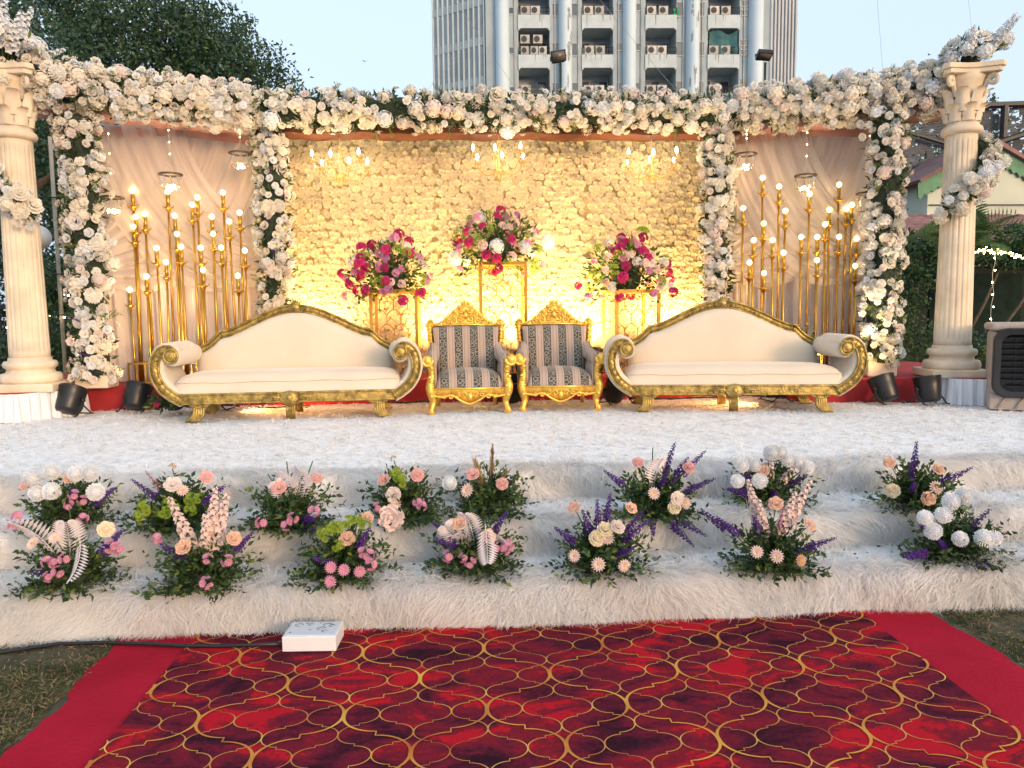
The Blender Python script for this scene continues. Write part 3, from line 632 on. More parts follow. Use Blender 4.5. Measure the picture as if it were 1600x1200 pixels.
def spiral(px, py, r, z0, z1, a0, a1, lab, z_org):
    P = []
    for k in range(15):
        v = k/14; a = a0+(a1-a0)*v; P.append(Vector((px+(r+.05)*sin(a), py-(r+.05)*cos(a), z0+(z1-z0)*v)))
    g = thing('pillar_garland', lab, 'garland', P[0], 0, 'garlands wound round the pillars'); mb = MB(); mb.tube([p-P[0] for p in P], .05, 8); ob('core', mb.mesh('core', core_m), g)
    pts = []
    for n_, kinds, (r0, r1) in ((13, BIG, (.064, .084)), (52, SML, (.036, .048))):
        got = tr = 0
        while got < n_ and tr < 2400:
            tr += 1; k = random.random()*13.99; i = int(k); p = P[i]+(P[i+1]-P[i])*(k-i); o_ = Vector((p.x-px, p.y-py, 0)).normalized(); rr_ = random.uniform(r0, r1)
            d = (o_+Vector((random.gauss(0, .5), random.gauss(0, .4), random.gauss(0, .7)))).normalized(); q = p+d*random.uniform(.05, .17)
            if (Vector((q.x-px, q.y-py))).length < r+rr_*.6 or any((q-a).length < (b+rr_)*.66 for a, b in pts): continue
            pts.append((q, rr_)); got += 1; kk = random.choice(kinds); put(fname(kk), FM[kk], g, q-P[0], d+o_*.4, rr_)
    n = 520; ii = rng.random(n)*13.99; PPt = np.array([list(P[int(a)]+(P[int(a)+1]-P[int(a)])*(a-int(a))-P[0]) for a in ii]); D = rdir(n)
    O = np.array([[p[0]+P[0].x-px, p[1]+P[0].y-py, 0] for p in PPt]); D = norm(D+norm(O)*.9)
    ob('foliage', leaves('foliage', PPt+D*.03, D, rng.uniform(.06, .13, n), .028, [leaf_dark, leaf_mid, leaf_light], midx=rng.integers(0, 3, n)), g, kind='stuff')
spiral(PR[0], PR[1], .142, 2.36, 3.0, -.95, 1.75, 'white flower garland wound round the right pillar below its capital', 0)
spiral(PL[0], PL[1], .142, 2.98, 2.34, -1.75, .8, 'white flower garland wound round the left pillar below its capital', 0)
def dome(name, lab, cat, loc, R, Hh, items, leafn, lf=(.05, .11), group=None, zlow=-.15, lm=None, low=.3):
    t = thing(name, lab, cat, loc, 0, group); mb = MB(); mb.ball((0, 0, Hh*low), (R*.34, R*.34, Hh*.26), 10, 6); ob('foam_core', mb.mesh('foam_core', core_m), t)
    pts = []
    for key, n_, r0, r1, part in items:
        got = tr = 0
        while got < n_ and tr < 900:
            tr += 1; d = Vector((random.gauss(0, 1), random.gauss(-.35, 1), random.gauss(.25, 1))).normalized()
            if d.z < zlow: continue
            rr_ = random.uniform(r0, r1); k = random.uniform(.78, 1.02 if random.random() < .8 else 1.25); q = Vector((d.x*R*k, d.y*R*k, Hh*low+d.z*Hh*(1-low)*k))
            if part == 'flower' and any((q-a).length < (b+rr_)*.60 for a, b in pts): continue
            pts.append((q, rr_)); got += 1
            if part == 'spike': put(fname(key), FM[key], t, q*.7, d+Vector((0, 0, .3)), rr_)
            else: put(fname(key), FM[key], t, q, d, rr_)
    n = leafn; D = rdir(n); D[:, 2] = np.where(D[:, 2] < zlow, -D[:, 2], D[:, 2]); D = norm(D); P = D*np.array([R, R, Hh*(1-low)])*rng.uniform(.3, 1.0, n)[:, None]+[0, 0, Hh*low]
    ob('foliage', leaves('foliage', P, D+rng.normal(0, .5, (n, 3)), rng.uniform(*lf, n), rng.uniform(.02, .04, n), lm or [leaf_dark, leaf_mid, leaf_light], midx=rng.choice(3, n, p=[.5, .33, .17])), t, kind='stuff')
    return t
dome('pillar_top_bouquet', 'white hydrangea bouquet with an upright blossom spray on top of the right pillar', 'bouquet', (PR[0]+.06, PR[1], 3.66), .25, .33, [('hydrangea_cool', 9, .07, .10, 'flower'), ('peony_white', 6, .06, .08, 'flower'), ('stock_white', 4, .24, .34, 'spike')], 120, group='bouquets on the pillar tops')
dome('pillar_top_bouquet', 'spreading white blossom bouquet on top of the left pillar', 'bouquet', (PL[0]-.05, PL[1], 3.60), .34, .36, [('hydrangea_cool', 11, .07, .11, 'flower'), ('peony_white', 6, .06, .08, 'flower'), ('stock_white', 10, .24, .40, 'spike')], 150, group='bouquets on the pillar tops')

# skirted plinths under the pillars ---------------------------------
def plinth(pts, lab, z1=.80):
    n_ = len(pts); cx = sum(p[0] for p in pts)/n_; cy_ = sum(p[1] for p in pts)/n_; t = thing('skirted_plinth', lab, 'plinth', (cx, cy_, .555), 0, 'skirted plinths under the pillars'); P = [(p[0]-cx, p[1]-cy_) for p in pts]
    mb = MB(); mb.add([(x*.92, y*.92, 0) for x, y in P]+[(x*.92, y*.92, z1-.555) for x, y in P], [tuple(range(n_, 2*n_))]+[(i, (i+1) % n_, (i+1) % n_+n_, i+n_) for i in range(n_)]); ob('platform_box', mb.mesh('platform_box', redcloth, False), t)
    mb = MB(); per = []
    for i in range(n_):
        a, b = Vector(P[i]), Vector(P[(i+1) % n_]); k = max(6, int((b-a).length/.0075)); nr = Vector((b.y-a.y, a.x-b.x)).normalized(); s0 = len(per)
        per += [(a+(b-a)*j/k, nr, s0+j) for j in range(k)]
    K = len(per); V = []
    for v in (0, .08, .3, .6, 1.):
        for p, nr, j in per:
            w_ = (.006+.020*v)*sin(j*.55+.8*sin(j*.05))+.004*sin(j*1.7)+.02*v; q = p+nr*w_; V.append((q.x, q.y, (z1-.557)*(1-v)+.002))
    mb.add(V, [(r*K+j, r*K+(j+1) % K, (r+1)*K+(j+1) % K, (r+1)*K+j) for r in range(4) for j in range(K)]); ob('pleated_skirt', mb.mesh('pleated_skirt', skirt_m), t)
plinth([(-4.75, 6.62), (-3.86, 6.68), (-3.56, 7.05), (-3.6, 7.34), (-4.75, 7.34)], 'plinth with white pleated skirt under the left pillar')
plinth([(4.42, 7.02), (4.52, 6.72), (4.86, 6.55), (5.35, 6.55), (5.35, 6.98)], 'plinth with white pleated skirt under the right pillar, beside the air cooler')
# ================================================================== FURNITURE
def smooth(P, n=4):                     # Catmull-Rom through 2-D or 3-D points
    P = [Vector(p) for p in P]; Q = []
    for i in range(len(P)-1):
        a, b, c_, d = P[max(0, i-1)], P[i], P[i+1], P[min(len(P)-1, i+2)]
        for k in range(n):
            t = k/n; Q.append(.5*((2*b)+(c_-a)*t+(2*a-5*b+4*c_-d)*t*t+(3*b-a-3*c_+d)*t**3))
    Q.append(P[-1]); return Q
def offset(P, w):
    Q = []
    for i, p in enumerate(P):
        a, b = P[max(0, i-1)], P[min(len(P)-1, i+1)]; d = (b-a).normalized(); Q.append(Vector((p[0]-d[1]*w, p[1]+d[0]*w)))
    return Q
def band(mb, P, w0, w1, y0, y1, m=0):   # flat moulding following a curve in the xz plane
    A = offset(P, w0); B = offset(P, w1); out = [tuple(p) for p in A]+[tuple(p) for p in B[::-1]]
    n = len(P); V = []
    for y in (y0, y1): V += [(p[0], y, p[1]) for p in A]+[(p[0], y, p[1]) for p in B]
    F = []
    for k in range(n-1): F += [(k, k+1, n+k+1, n+k), (2*n+k, 3*n+k, 3*n+k+1, 2*n+k+1), (k, 2*n+k, 2*n+k+1, k+1), (n+k, n+k+1, 3*n+k+1, 3*n+k)]
    F += [(0, n, 3*n, 2*n), (n-1, 3*n-1, 4*n-1, 2*n-1)]
    mb.add(V, F, m)
def scroll(mb, c, r, y, turns=1.6, s_=1, a0=0, t=.008, n=22, grow=.12):
    mb.tube([(c[0]+s_*r*(1-(1-grow)*k/n)*cos(a0+turns*2*pi*k/n), y-.004*(k/n), c[1]+r*(1-(1-grow)*k/n)*sin(a0+turns*2*pi*k/n)) for k in range(n+1)], [t*(1-.35*k/n) for k in range(n+1)], 6)
def carve_along(mb, P, y, w, n):        # beads, curls and leaves of a carved moulding
    L_ = len(P)-1
    for k in range(n):
        f = (k+.5)/n*L_; i = min(L_-1, int(f)); p = P[i]+(P[i+1]-P[i])*(f-i); d = (P[i+1]-P[i]).normalized(); nr = Vector((-d[1], d[0])); s_ = 1 if k % 2 else -1
        c_ = p+nr*s_*w*.22; scroll(mb, (c_[0], c_[1]), w*.24, y, 1.2, s_, a0=k, t=w*.075, n=10)
        q = p-nr*s_*w*.25; mb.ball((q[0], y, q[1]), (w*.13, w*.1, w*.1), 6, 4)
def sofa(label, x, y, rz):
    t = thing('sofa', label, 'sofa', (x, y, .56), rz, 'white and gold wedding sofas')
    # seat rail with a carved plaque in the middle
    mb = MB(); mb.box(-.93, .93, -.012, .03, .155, .235); mb.box(-.94, .94, -.024, .03, .225, .245); mb.box(-.93, .93, -.02, .03, .150, .168)
    ob('front_rail', mb.mesh('front_rail', antique, False), t, bevel=.006)
    mb = MB(); mb.box(-.92, .92, .03, .60, .165, .235); ob('seat_base', mb.mesh('seat_base', mat('dark_wood', (.08, .05, .03)), False), t)
    mb = MB(); mb.ball((0, -.03, .19), (.085, .02, .065), 14, 6)
    for s_ in (-1, 1):
        for k in range(3): scroll(mb, (s_*(.06+.055*k), .19+.01*(k % 2)), .034-.007*k, -.036, 1.4, s_, a0=1+k, t=.008)
        mb.tube([(s_*.05, -.03, .19), (s_*.15, -.035, .205), (s_*.24, -.028, .195)], [.012, .012, .003], 6)
    mb.ball((0, -.045, .195), (.028, .018, .03), 10, 5); ob('carved_plaque', mb.mesh('carved_plaque', antique), t)
    # legs
    def cab(s_, yy, dy):
        mb = MB()
        for k in range(5):
            o_ = (k-2)*.021; P = [(s_*(.80+o_*.9-.02), yy, .155), (s_*(.785+o_*.95), yy+dy*.2, .11), (s_*(.79+o_), yy+dy*.6, .06), (s_*(.845+o_*1.1), yy+dy, .005)]
            P = smooth(P, 4); mb.tube(P, [.0165-.004*(j/len(P)) for j in range(len(P))], 7)
        P = smooth([(s_*.70, yy, .155), (s_*.73, yy-.004, .135), (s_*.79, yy-.008, .125), (s_*.86, yy, .15)], 4); mb.tube(P, .018, 7)
        if dy < 0:
            scroll(mb, (s_*.76, .145), .024, yy-.026, 1.4, s_, t=.007); scroll(mb, (s_*.82, .145), .024, yy-.026, 1.4, -s_, t=.007); scroll(mb, (s_*.70, .15), .016, yy-.02, 1.2, s_, t=.006)
        return mb
    for s_ in (-1, 1):
        ob('leg', cab(s_, .02, -.03).mesh('leg', antique), t); ob('leg', cab(s_, .54, .03).mesh('leg', antique), t)
    for yy in (.012, .55):
        mb = MB()
        for k in range(5): mb.tube([((k-2)*.017, yy, .155), ((k-2)*.0155, yy, .0)], .0105, 7)
        mb.box(-.05, .05, yy-.02, yy+.02, .13, .152); ob('leg', mb.mesh('leg', antique), t)
    # seat cushion
    mb = MB()
    def f(u, v):
        a = 2*u-1; b_ = 2*v-1; ex = (1-abs(a)**14)*(1-abs(b_)**6); return (a*1.005*(1-.03*abs(b_)**8), .285+b_*.30, .245+.165*max(0, ex)**.45+.012*(1-a*a)*(1-b_*b_))
    mb.grid(f, 70, 22); ob('seat_cushion', mb.mesh('seat_cushion', fabric), t)
    mb = MB(); mb.tube([(-.96+1.92*k/30, .002+.0015*sin(k*2.1), .335+.004*sin(k*.7)) for k in range(31)], .006, 6); ob('piping', mb.mesh('piping', fabric), t)
    # back: upholstery and the humped gold frame
    half = [(0, .955), (.09, .95), (.21, .918), (.33, .868), (.45, .812), (.57, .757), (.66, .728), (.70, .728)]
    tail = [(.70, .728), (.735, .69), (.79, .64), (.87, .595), (.92, .58)]
    R_ = smooth(half, 5)[:-1]+smooth(tail, 4); Lf = [Vector((-p[0], p[1])) for p in R_[::-1]]; TOP = Lf[:-1]+R_
    mb = MB(); band(mb, TOP, -.035, .03, .585, .645); band(mb, TOP, .018, .036, .572, .65); band(mb, TOP, -.042, -.026, .575, .645); ob('back_frame', mb.mesh('back_frame', antique), t)
    mb = MB(); mid = [p for p in TOP if abs(p[0]) < .40]; carve_along(mb, mid, .578, .06, 22)
    mb.ball((0, .575, .962), (.05, .03, .035), 12, 6)
    for k in range(5): a = pi/2+(k-2)*.42; mb.tube([(0, .58, .955), (.035*cos(a), .572, .955+.04*sin(a)), (.055*cos(a), .575, .955+.075*sin(a))], [.012, .014, .005], 6)
    for s_ in (-1, 1): scroll(mb, (s_*.045, .94), .03, .57, 1.5, s_, t=.009)
    ob('crest_carving', mb.mesh('crest_carving', antique), t)
    xs_ = [p[0] for p in TOP]; zs_ = [p[1]-.03 for p in TOP]
    mb = MB()
    def f(u, v):
        xx = -.93+1.86*u; zt = float(np.interp(xx, xs_, zs_)); e = max(0, (1-abs(2*u-1)**10)*(1-abs(2*v-1)**6)); return (xx, .60-.075*e**.5-.035*(1-v), .36+(zt-.36)*v)
    mb.grid(f, 60, 20); mb.grid(lambda u, v: (-.93+1.86*u, .646, .2+(float(np.interp(-.93+1.86*u, xs_, zs_))+.02-.2)*v), 40, 4); ob('backrest', mb.mesh('backrest', fabric), t)
    # scrolled arms
    for s_ in (-1, 1):
        C_ = smooth([(s_*.965, .575), (s_*1.0, .612), (s_*1.06, .605), (s_*1.108, .55), (s_*1.128, .46), (s_*1.112, .37), (s_*1.06, .285), (s_*.985, .225), (s_*.915, .185)], 5)
        if s_ < 0: inn, outt = -1, 1
        else: inn, outt = 1, -1
        mb = MB(); A = offset(C_, outt*-.05 if s_ > 0 else -.05)
        # padded body of the arm: thick band swept along the depth
        def prof_(wi, wo):
            ain = offset(C_, wi*s_*-1); aout = offset(C_, wo*s_*-1); return ain, aout
        ain, aout = prof_(-.055, .065); ain = offset(C_, .075*s_*-1); aout = offset(C_, -.06*s_*-1)
        K = len(C_); ys = [-.012, .0, .03, .30, .55, .60]; sc = [.72, .93, 1, 1, 1, .8]; V = []
        for yy, q in zip(ys, sc):
            for p, o_ in ((ain, 0), (aout, 1)):
                for i in range(K):
                    m_ = C_[i]; r_ = m_+(p[i]-m_)*q; V.append((r_[0], yy, r_[1]))
        F = []
        for j in range(len(ys)-1):
            a0, b0 = j*2*K, (j+1)*2*K
            for i in range(K-1): F += [(a0+i, a0+i+1, b0+i+1, b0+i), (a0+K+i, b0+K+i, b0+K+i+1, a0+K+i+1)]
            F += [(a0, b0, b0+K, a0+K), (a0+K-1, a0+2*K-1, b0+2*K-1, b0+K-1)]
        for j in (0, len(ys)-1): F += [(j*2*K+i, j*2*K+K+i, j*2*K+K+i+1, j*2*K+i+1) for i in range(K-1)]
        mb.add(V, F)
        P = [(s_*.985, -.005, .555), (s_*.985, .02, .555), (s_*.985, .3, .555), (s_*.965, .5, .56), (s_*.95, .585, .565), (s_*.945, .61, .565)]
        mb.tube(P, [.065, .082, .088, .09, .075, .03], 20); ob('arm', mb.mesh('arm', fabric), t)
        mb = MB(); band(mb, C_, -.036, .036, -.03, -.008); band(mb, C_, .03, .042, -.036, -.006); band(mb, C_, -.042, -.03, -.036, -.006)
        ro = (s_*.985, .562)
        for rr_, th_ in ((.058, .011), (.036, .009)): mb.tube([(ro[0]+rr_*cos(2*pi*k/24), -.036, ro[1]+rr_*sin(2*pi*k/24)) for k in range(24)], th_, 8, closed=True)
        mb.ball((ro[0], -.03, ro[1]), (.056, .018, .056), 18, 6); mb.ball((ro[0], -.042, ro[1]), (.018, .014, .018), 10, 6); ob('arm_scroll', mb.mesh('arm_scroll', antique), t)
        mb = MB(); carve_along(mb, C_[4:], -.034, .062, 13); ob('scroll_carving', mb.mesh('scroll_carving', antique), t)
    t.scale = (.955, 1, 1)
    return t
sofa('cream sofa with gold hump back left of the striped armchairs', -1.515, 6.52, radians(5))
sofa('cream sofa with gold hump back right of the striped armchairs', 2.345, 6.49, radians(-8))

# striped damask for the armchairs
sm = bpy.data.materials.new('striped_damask'); sm.use_nodes = True; nt = sm.node_tree; L = nt.links.new; b = nt.nodes['Principled BSDF']; b.inputs['Roughness'].default_value = .8; b.inputs['Sheen Weight'].default_value = .2
def nd(op, a, b_=None, c_=None):
    n_ = nt.nodes.new('ShaderNodeMath'); n_.operation = op
    for i, v in enumerate((a, b_, c_)):
        if v is None: continue
        if isinstance(v, (int, float)): n_.inputs[i].default_value = v
        else: L(v, n_.inputs[i])
    return n_.outputs[0]
tc = nt.nodes.new('ShaderNodeTexCoord'); sx = nt.nodes.new('ShaderNodeSeparateXYZ'); L(tc.outputs['Object'], sx.inputs[0])
u = nd('ADD', nd('DIVIDE', sx.outputs[0], .148), 50.0); fr = nd('FRACT', u)
dark = nd('LESS_THAN', nd('ABSOLUTE', nd('SUBTRACT', fr, .5)), .225)
edge = nd('LESS_THAN', nd('ABSOLUTE', nd('SUBTRACT', nd('ABSOLUTE', nd('SUBTRACT', fr, .5)), .235)), .018)
thin = nd('LESS_THAN', nd('ABSOLUTE', nd('SUBTRACT', nd('FRACT', nd('ADD', fr, .5)), .38)), .016); thin2 = nd('LESS_THAN', nd('ABSOLUTE', nd('SUBTRACT', nd('FRACT', nd('ADD', fr, .5)), .62)), .016)
cmb = nt.nodes.new('ShaderNodeCombineXYZ'); L(sx.outputs[0], cmb.inputs[0]); L(nd('ADD', sx.outputs[2], nd('MULTIPLY', sx.outputs[1], .9)), cmb.inputs[1])
vo = nt.nodes.new('ShaderNodeTexVoronoi'); vo.inputs['Scale'].default_value = 21; vo.inputs['Randomness'].default_value = .35; L(cmb.outputs[0], vo.inputs['Vector'])
rings = nd('SINE', nd('MULTIPLY', vo.outputs['Distance'], 17.0)); n2 = nt.nodes.new('ShaderNodeTexNoise'); n2.inputs['Scale'].default_value = 75; L(cmb.outputs[0], n2.inputs['Vector'])
orn = nd('GREATER_THAN', nd('ADD', rings, nd('MULTIPLY', nd('SUBTRACT', n2.outputs[0], .5), 2.6)), .1)
def mix(f, a, b_):
    m_ = nt.nodes.new('ShaderNodeMix'); m_.data_type = 'RGBA'
    L(f, m_.inputs[0])
    for i, v in ((6, a), (7, b_)):
        if isinstance(v, tuple): m_.inputs[i].default_value = (*v, 1)
        else: L(v, m_.inputs[i])
    return m_.outputs[2]
band_c = mix(orn, (.036, .035, .038), (.24, .22, .17)); pl_ = mix(thin, (.40, .31, .25), (.24, .16, .13)); pl_ = mix(thin2, pl_, (.24, .16, .13))
c_ = mix(dark, pl_, band_c); c_ = mix(edge, c_, (.03, .032, .05)); L(c_, b.inputs['Base Color'])
bn = nt.nodes.new('ShaderNodeTexNoise'); bn.inputs['Scale'].default_value = 350; L(tc.outputs['Object'], bn.inputs['Vector']); bp = nt.nodes.new('ShaderNodeBump'); bp.inputs['Strength'].default_value = .2; bp.inputs['Distance'].default_value = .003; L(bn.outputs[0], bp.inputs['Height']); L(bp.outputs[0], b.inputs['Normal'])
damask = sm
def armchair(label, x, y, rz):
    t = thing('armchair', label, 'armchair', (x, y, .56), rz, 'gold carved armchairs')
    for s_ in (-1, 1):
        # front leg rising into the arm scroll
        P = smooth([(s_*.335, .005, .0), (s_*.345, -.012, .03), (s_*.325, .015, .10), (s_*.345, .0, .19), (s_*.352, -.005, .25), (s_*.335, .01, .34), (s_*.345, .0, .42), (s_*.36, -.005, .47)], 4)
        rr_ = np.interp(np.linspace(0, 1, len(P)), [0, .08, .2, .42, .55, .75, 1], [.034, .03, .023, .042, .040, .030, .034]); mb = MB(); mb.tube(P, list(rr_), 10)
        scroll(mb, (s_*.375, .475), .052, -.022, 1.7, s_, a0=pi*.9, t=.018); mb.ball((s_*.375, -.01, .475), (.05, .035, .05), 12, 6)
        for k in range(7): mb.ball((s_*(.342+.012*sin(k*2)), -.03, .16+.042*k), (.022, .014, .016), 7, 4)
        ob('front_leg', mb.mesh('front_leg', goldbright), t)
        mb = MB(); mb.tube([(s_*.27, .56, .22), (s_*.272, .58, .1), (s_*.28, .62, 0)], [.026, .022, .019], 8); ob('rear_leg', mb.mesh('rear_leg', goldbright), t)
        # back post
        P = smooth([(s_*.30, .56, .28), (s_*.315, .60, .45), (s_*.335, .63, .60), (s_*.345, .655, .74), (s_*.36, .66, .80)], 4); mb = MB(); mb.tube(P, [.03]*(len(P)-3)+[.034, .038, .03], 10)
        for k in range(9): mb.ball((s_*(.318+.0042*k), .575+.008*k, .48+.034*k), (.026, .02, .016), 7, 4)
        scroll(mb, (s_*.335, .80), .032, .63, 1.5, s_, t=.012); ob('back_post', mb.mesh('back_post', goldbright), t)
        # padded arm
        mb = MB(); P = smooth([(s_*.345, .0, .455), (s_*.345, .08, .47), (s_*.34, .25, .475), (s_*.325, .42, .49), (s_*.30, .55, .54), (s_*.29, .60, .58)], 4); mb.tube(P, [.05]+[.062]*(len(P)-2)+[.045], 14)
        mb.grid(lambda u, v, s_=s_: (s_*(.315-.025*sin(pi*v)*1.0), .02+.54*u, .24+.23*v), 12, 8); mb.grid(lambda u, v, s_=s_: (s_*.37, .02+.54*u, .2+.26*v), 6, 4)
        mb.grid(lambda u, v, s_=s_: (s_*(.29+.08*u), .016, .22+.24*v), 4, 6); ob('padded_arm', mb.mesh('padded_arm', damask), t)
    # carved apron
    mb = MB(); pr_ = smooth([(-.33, .165), (-.24, .15), (-.16, .165), (-.08, .115), (0, .085), (.08, .115), (.16, .165), (.24, .15), (.33, .165)], 6); top = [Vector((p[0], .225)) for p in pr_]
    k_ = len(pr_); mb.add([(p[0], -.015, p[1]) for p in pr_]+[(p[0], -.015, p[1]) for p in top]+[(p[0], .02, p[1]) for p in pr_]+[(p[0], .02, p[1]) for p in top], [f for i in range(k_-1) for f in ((i, i+1, k_+i+1, k_+i), (2*k_+i, 3*k_+i, 3*k_+i+1, 2*k_+i+1), (i, 2*k_+i, 2*k_+i+1, i+1))])
    mb.tube([(p[0], -.018, p[1]) for p in pr_], .012, 7); mb.tube([(-.33, -.016, .222), (.33, -.016, .222)], .010, 7)
    for s_ in (-1, 1):
        for k in range(4): scroll(mb, (s_*(.05+.06*k), .165-.006*k+.01*(k % 2)), .028-.003*k, -.022, 1.4, s_, a0=k, t=.008)
    mb.ball((0, -.025, .15), (.03, .02, .04), 10, 6); ob('carved_apron', mb.mesh('carved_apron', goldbright), t)
    mb = MB(); mb.box(-.31, .31, .02, .58, .18, .225); ob('seat_frame', mb.mesh('seat_frame', goldbright, False), t)
    mb = MB()
    def f(u, v):
        a = 2*u-1; b_ = 2*v-1; e = max(0, (1-abs(a)**8)*(1-abs(b_)**6)); return (a*.30, .265+b_*.285, .225+.135*e**.4+.03*(1-a*a)*(1-b_*b_))
    mb.grid(f, 30, 26); ob('seat_cushion', mb.mesh('seat_cushion', damask), t)
    mb = MB()
    def f(u, v):
        a = 2*u-1; e = max(0, (1-abs(a)**7)*(1-abs(2*v-1)**8)); hw = .275+.045*v; return (a*hw, .57+.075*v-.075*e**.5-.03*(1-v)+.05*abs(a)**3*-1, .30+(.475-.018*a*a)*v)
    mb.grid(f, 34, 30); mb.grid(lambda u, v: ((2*u-1)*(.275+.045*v), .60+.075*v, .25+.53*v), 10, 10); ob('backrest', mb.mesh('backrest', damask), t)
    # pierced crest
    mb = MB(); half = [(0, .995), (.035, .975), (.07, .945), (.10, .925), (.13, .90), (.17, .86), (.215, .825), (.27, .795), (.33, .795)]
    R_ = smooth(half, 3); TOP = [Vector((-p[0], p[1])) for p in R_[::-1]][:-1]+R_
    n_ = len(TOP); V = []
    for y0 in (.64, .665): V += [(p[0], y0, p[1]-.012) for p in TOP]+[(p[0], y0, .775-.02*abs(p[0])) for p in TOP]
    mb.add(V, [f for i in range(n_-1) for f in ((i, i+1, n_+i+1, n_+i), (2*n_+i, 3*n_+i, 3*n_+i+1, 2*n_+i+1))])
    mb.tube([(p[0], .65, p[1]-.005) for p in TOP], .013, 7); mb.tube([(-.33, .64, .775), (0, .63, .785), (.33, .64, .775)], .013, 7)
    for s_ in (-1, 1):
        for (cx, cz, r, a0) in ((.05, .84, .042, 0), (.10, .875, .028, 1), (.12, .82, .036, 2), (.19, .81, .03, 3), (.045, .915, .03, 1), (.25, .79, .018, 2), (.16, .848, .02, 4)): scroll(mb, (s_*cx, cz), r, .632, 1.5, s_, a0=a0, t=.0105)
        for k in range(6): mb.ball((s_*(.03+.036*k), .645, .99-.036*k-.0016*k*k), (.018, .016, .02), 7, 5)
    for k in range(5): a = pi/2+(k-2)*.5; mb.tube([(0, .635, .90), (.03*cos(a), .625, .90+.04*sin(a)), (.045*cos(a), .63, .90+.075*sin(a))], [.012, .016, .005], 6)
    mb.ball((0, .63, .87), (.03, .025, .035), 10, 6); mb.ball((0, .65, .995), (.016, .014, .024), 8, 5); ob('carved_crest', mb.mesh('carved_crest', goldbright), t)
    return t
armchair('left one of the two striped armchairs, next to the left sofa', .02, 6.74, radians(2.5))
armchair('right one of the two striped armchairs, next to the right sofa', .845, 6.80, radians(-1.5))

# gold flower stands and their bouquets -----------------------------
def stand(x, y, h, wd, label, rz):
    t = thing('flower_stand', label, 'flower stand', (x, y, .79), rz, 'gold lattice flower stands'); hw = wd/2
    for sx_ in (-1, 1):
        for sy in (-1, 1):
            mb = MB(); mb.box(sx_*hw-.016, sx_*hw+.016, sy*hw-.016, sy*hw+.016, 0, h-.025); ob('post', mb.mesh('post', stand_gold, False), t, bevel=.003)
    for nm, z0 in (('top_frame', h-.025), ('base_frame', .0)):
        mb = MB()
        for s_ in (-1, 1): mb.box(-hw+.016, hw-.016, s_*hw-.012, s_*hw+.012, z0+.002, z0+.025); mb.box(s_*hw-.012, s_*hw+.012, -hw+.016, hw-.016, z0+.002, z0+.025)
        if nm == 'top_frame': mb.box(-hw-.02, hw+.02, -hw-.02, hw+.02, h, h+.012)
        ob(nm, mb.mesh(nm, stand_gold, False), t)
    for side in range(1):
        q = side*pi/2; mb = MB(); cw = (wd-.032)/3; rh = .15; nrow = int((h-.05)/rh)
        for r in range(nrow):
            z0 = h-.04-(r+1)*rh; off = 0 if r % 2 else cw/2; xs_ = [-hw+.016+off+cw*k for k in range(4)]
            for x_ in xs_:
                if x_ < hw-.01 and x_ > -hw+.02: mb.tube([(x_, -hw, z0), (x_, -hw, z0+rh-cw*.42)], .005, 4)
                P = [(x_+cw*(k/8), -hw, z0+rh-cw*.42+cw*.42*sin(pi*k/8)) for k in range(9)]; P = [p for p in P if -hw+.01 < p[0] < hw-.01]
                if len(P) > 1: mb.tube(P, .005, 4)
            if off and True:
                P = [(-hw+.016+off-cw*(k/8), -hw, z0+rh-cw*.42+cw*.42*sin(pi*k/8)) for k in range(9)]; P = [p for p in P if p[0] > -hw+.01]
                if len(P) > 1: mb.tube(P, .005, 4)
        M = Matrix.Rotation(q, 4, 'Z'); m2 = MB(); m2.join(mb, M); ob('scallop_lattice', m2.mesh('scallop_lattice', stand_gold), t)
    return t
ST = ((-.74, 8.05, .90, .46), (.39, 8.14, 1.18, .47), (1.76, 8.05, .88, .46))
SL = ('gold lattice flower stand behind the left sofa', 'tallest gold lattice flower stand behind the armchairs', 'gold lattice flower stand behind the left end of the right sofa')
for (x, y, h, wd), lb, r in zip(ST, SL, (0, 0, .12)): stand(x, y, h, wd, lb, r)
bq = lambda *k: [(nm, n_, r0, r1, 'flower') for nm, n_, r0, r1 in k]
BQ = [bq(('carnation_magenta', 24, 0.051, 0.071), ('green_bloom', 13, 0.051, 0.074), ('carnation_white', 11, 0.046, 0.066), ('carnation_pink', 12, 0.041, 0.057), ('carnation_lilac', 8, 0.041, 0.057), ('carnation_palepink', 8, 0.041, 0.057)),
      bq(('green_bloom', 18, 0.051, 0.074), ('hydrangea_cool', 8, 0.063, 0.091), ('carnation_magenta', 15, 0.051, 0.068), ('carnation_palepink', 11, 0.046, 0.068), ('carnation_pink', 9, 0.041, 0.057), ('carnation_lilac', 9, 0.041, 0.055)),
      bq(('carnation_magenta', 20, 0.051, 0.073), ('green_bloom', 19, 0.051, 0.075), ('carnation_white', 11, 0.051, 0.066), ('carnation_palepink', 13, 0.046, 0.063), ('carnation_lilac', 9, 0.041, 0.057), ('carnation_pink', 8, 0.041, 0.057))]
BL = ('magenta, white and green bouquet on the gold stand behind the left sofa', 'highest bouquet of magenta, white and green flowers, behind the armchairs', 'magenta, lilac and green bouquet on the gold stand near the right sofa')
for (x, y, h, wd), lb, it in zip(ST, BL, BQ): dome('bouquet', lb, 'bouquet', (x-.05, y-.03, .79+h-.09), .46, .64, it, 720, (.045, .09), 'bouquets on the gold stands', -.62, [leaf_dark, leaf_mid, leaf_light], .36)

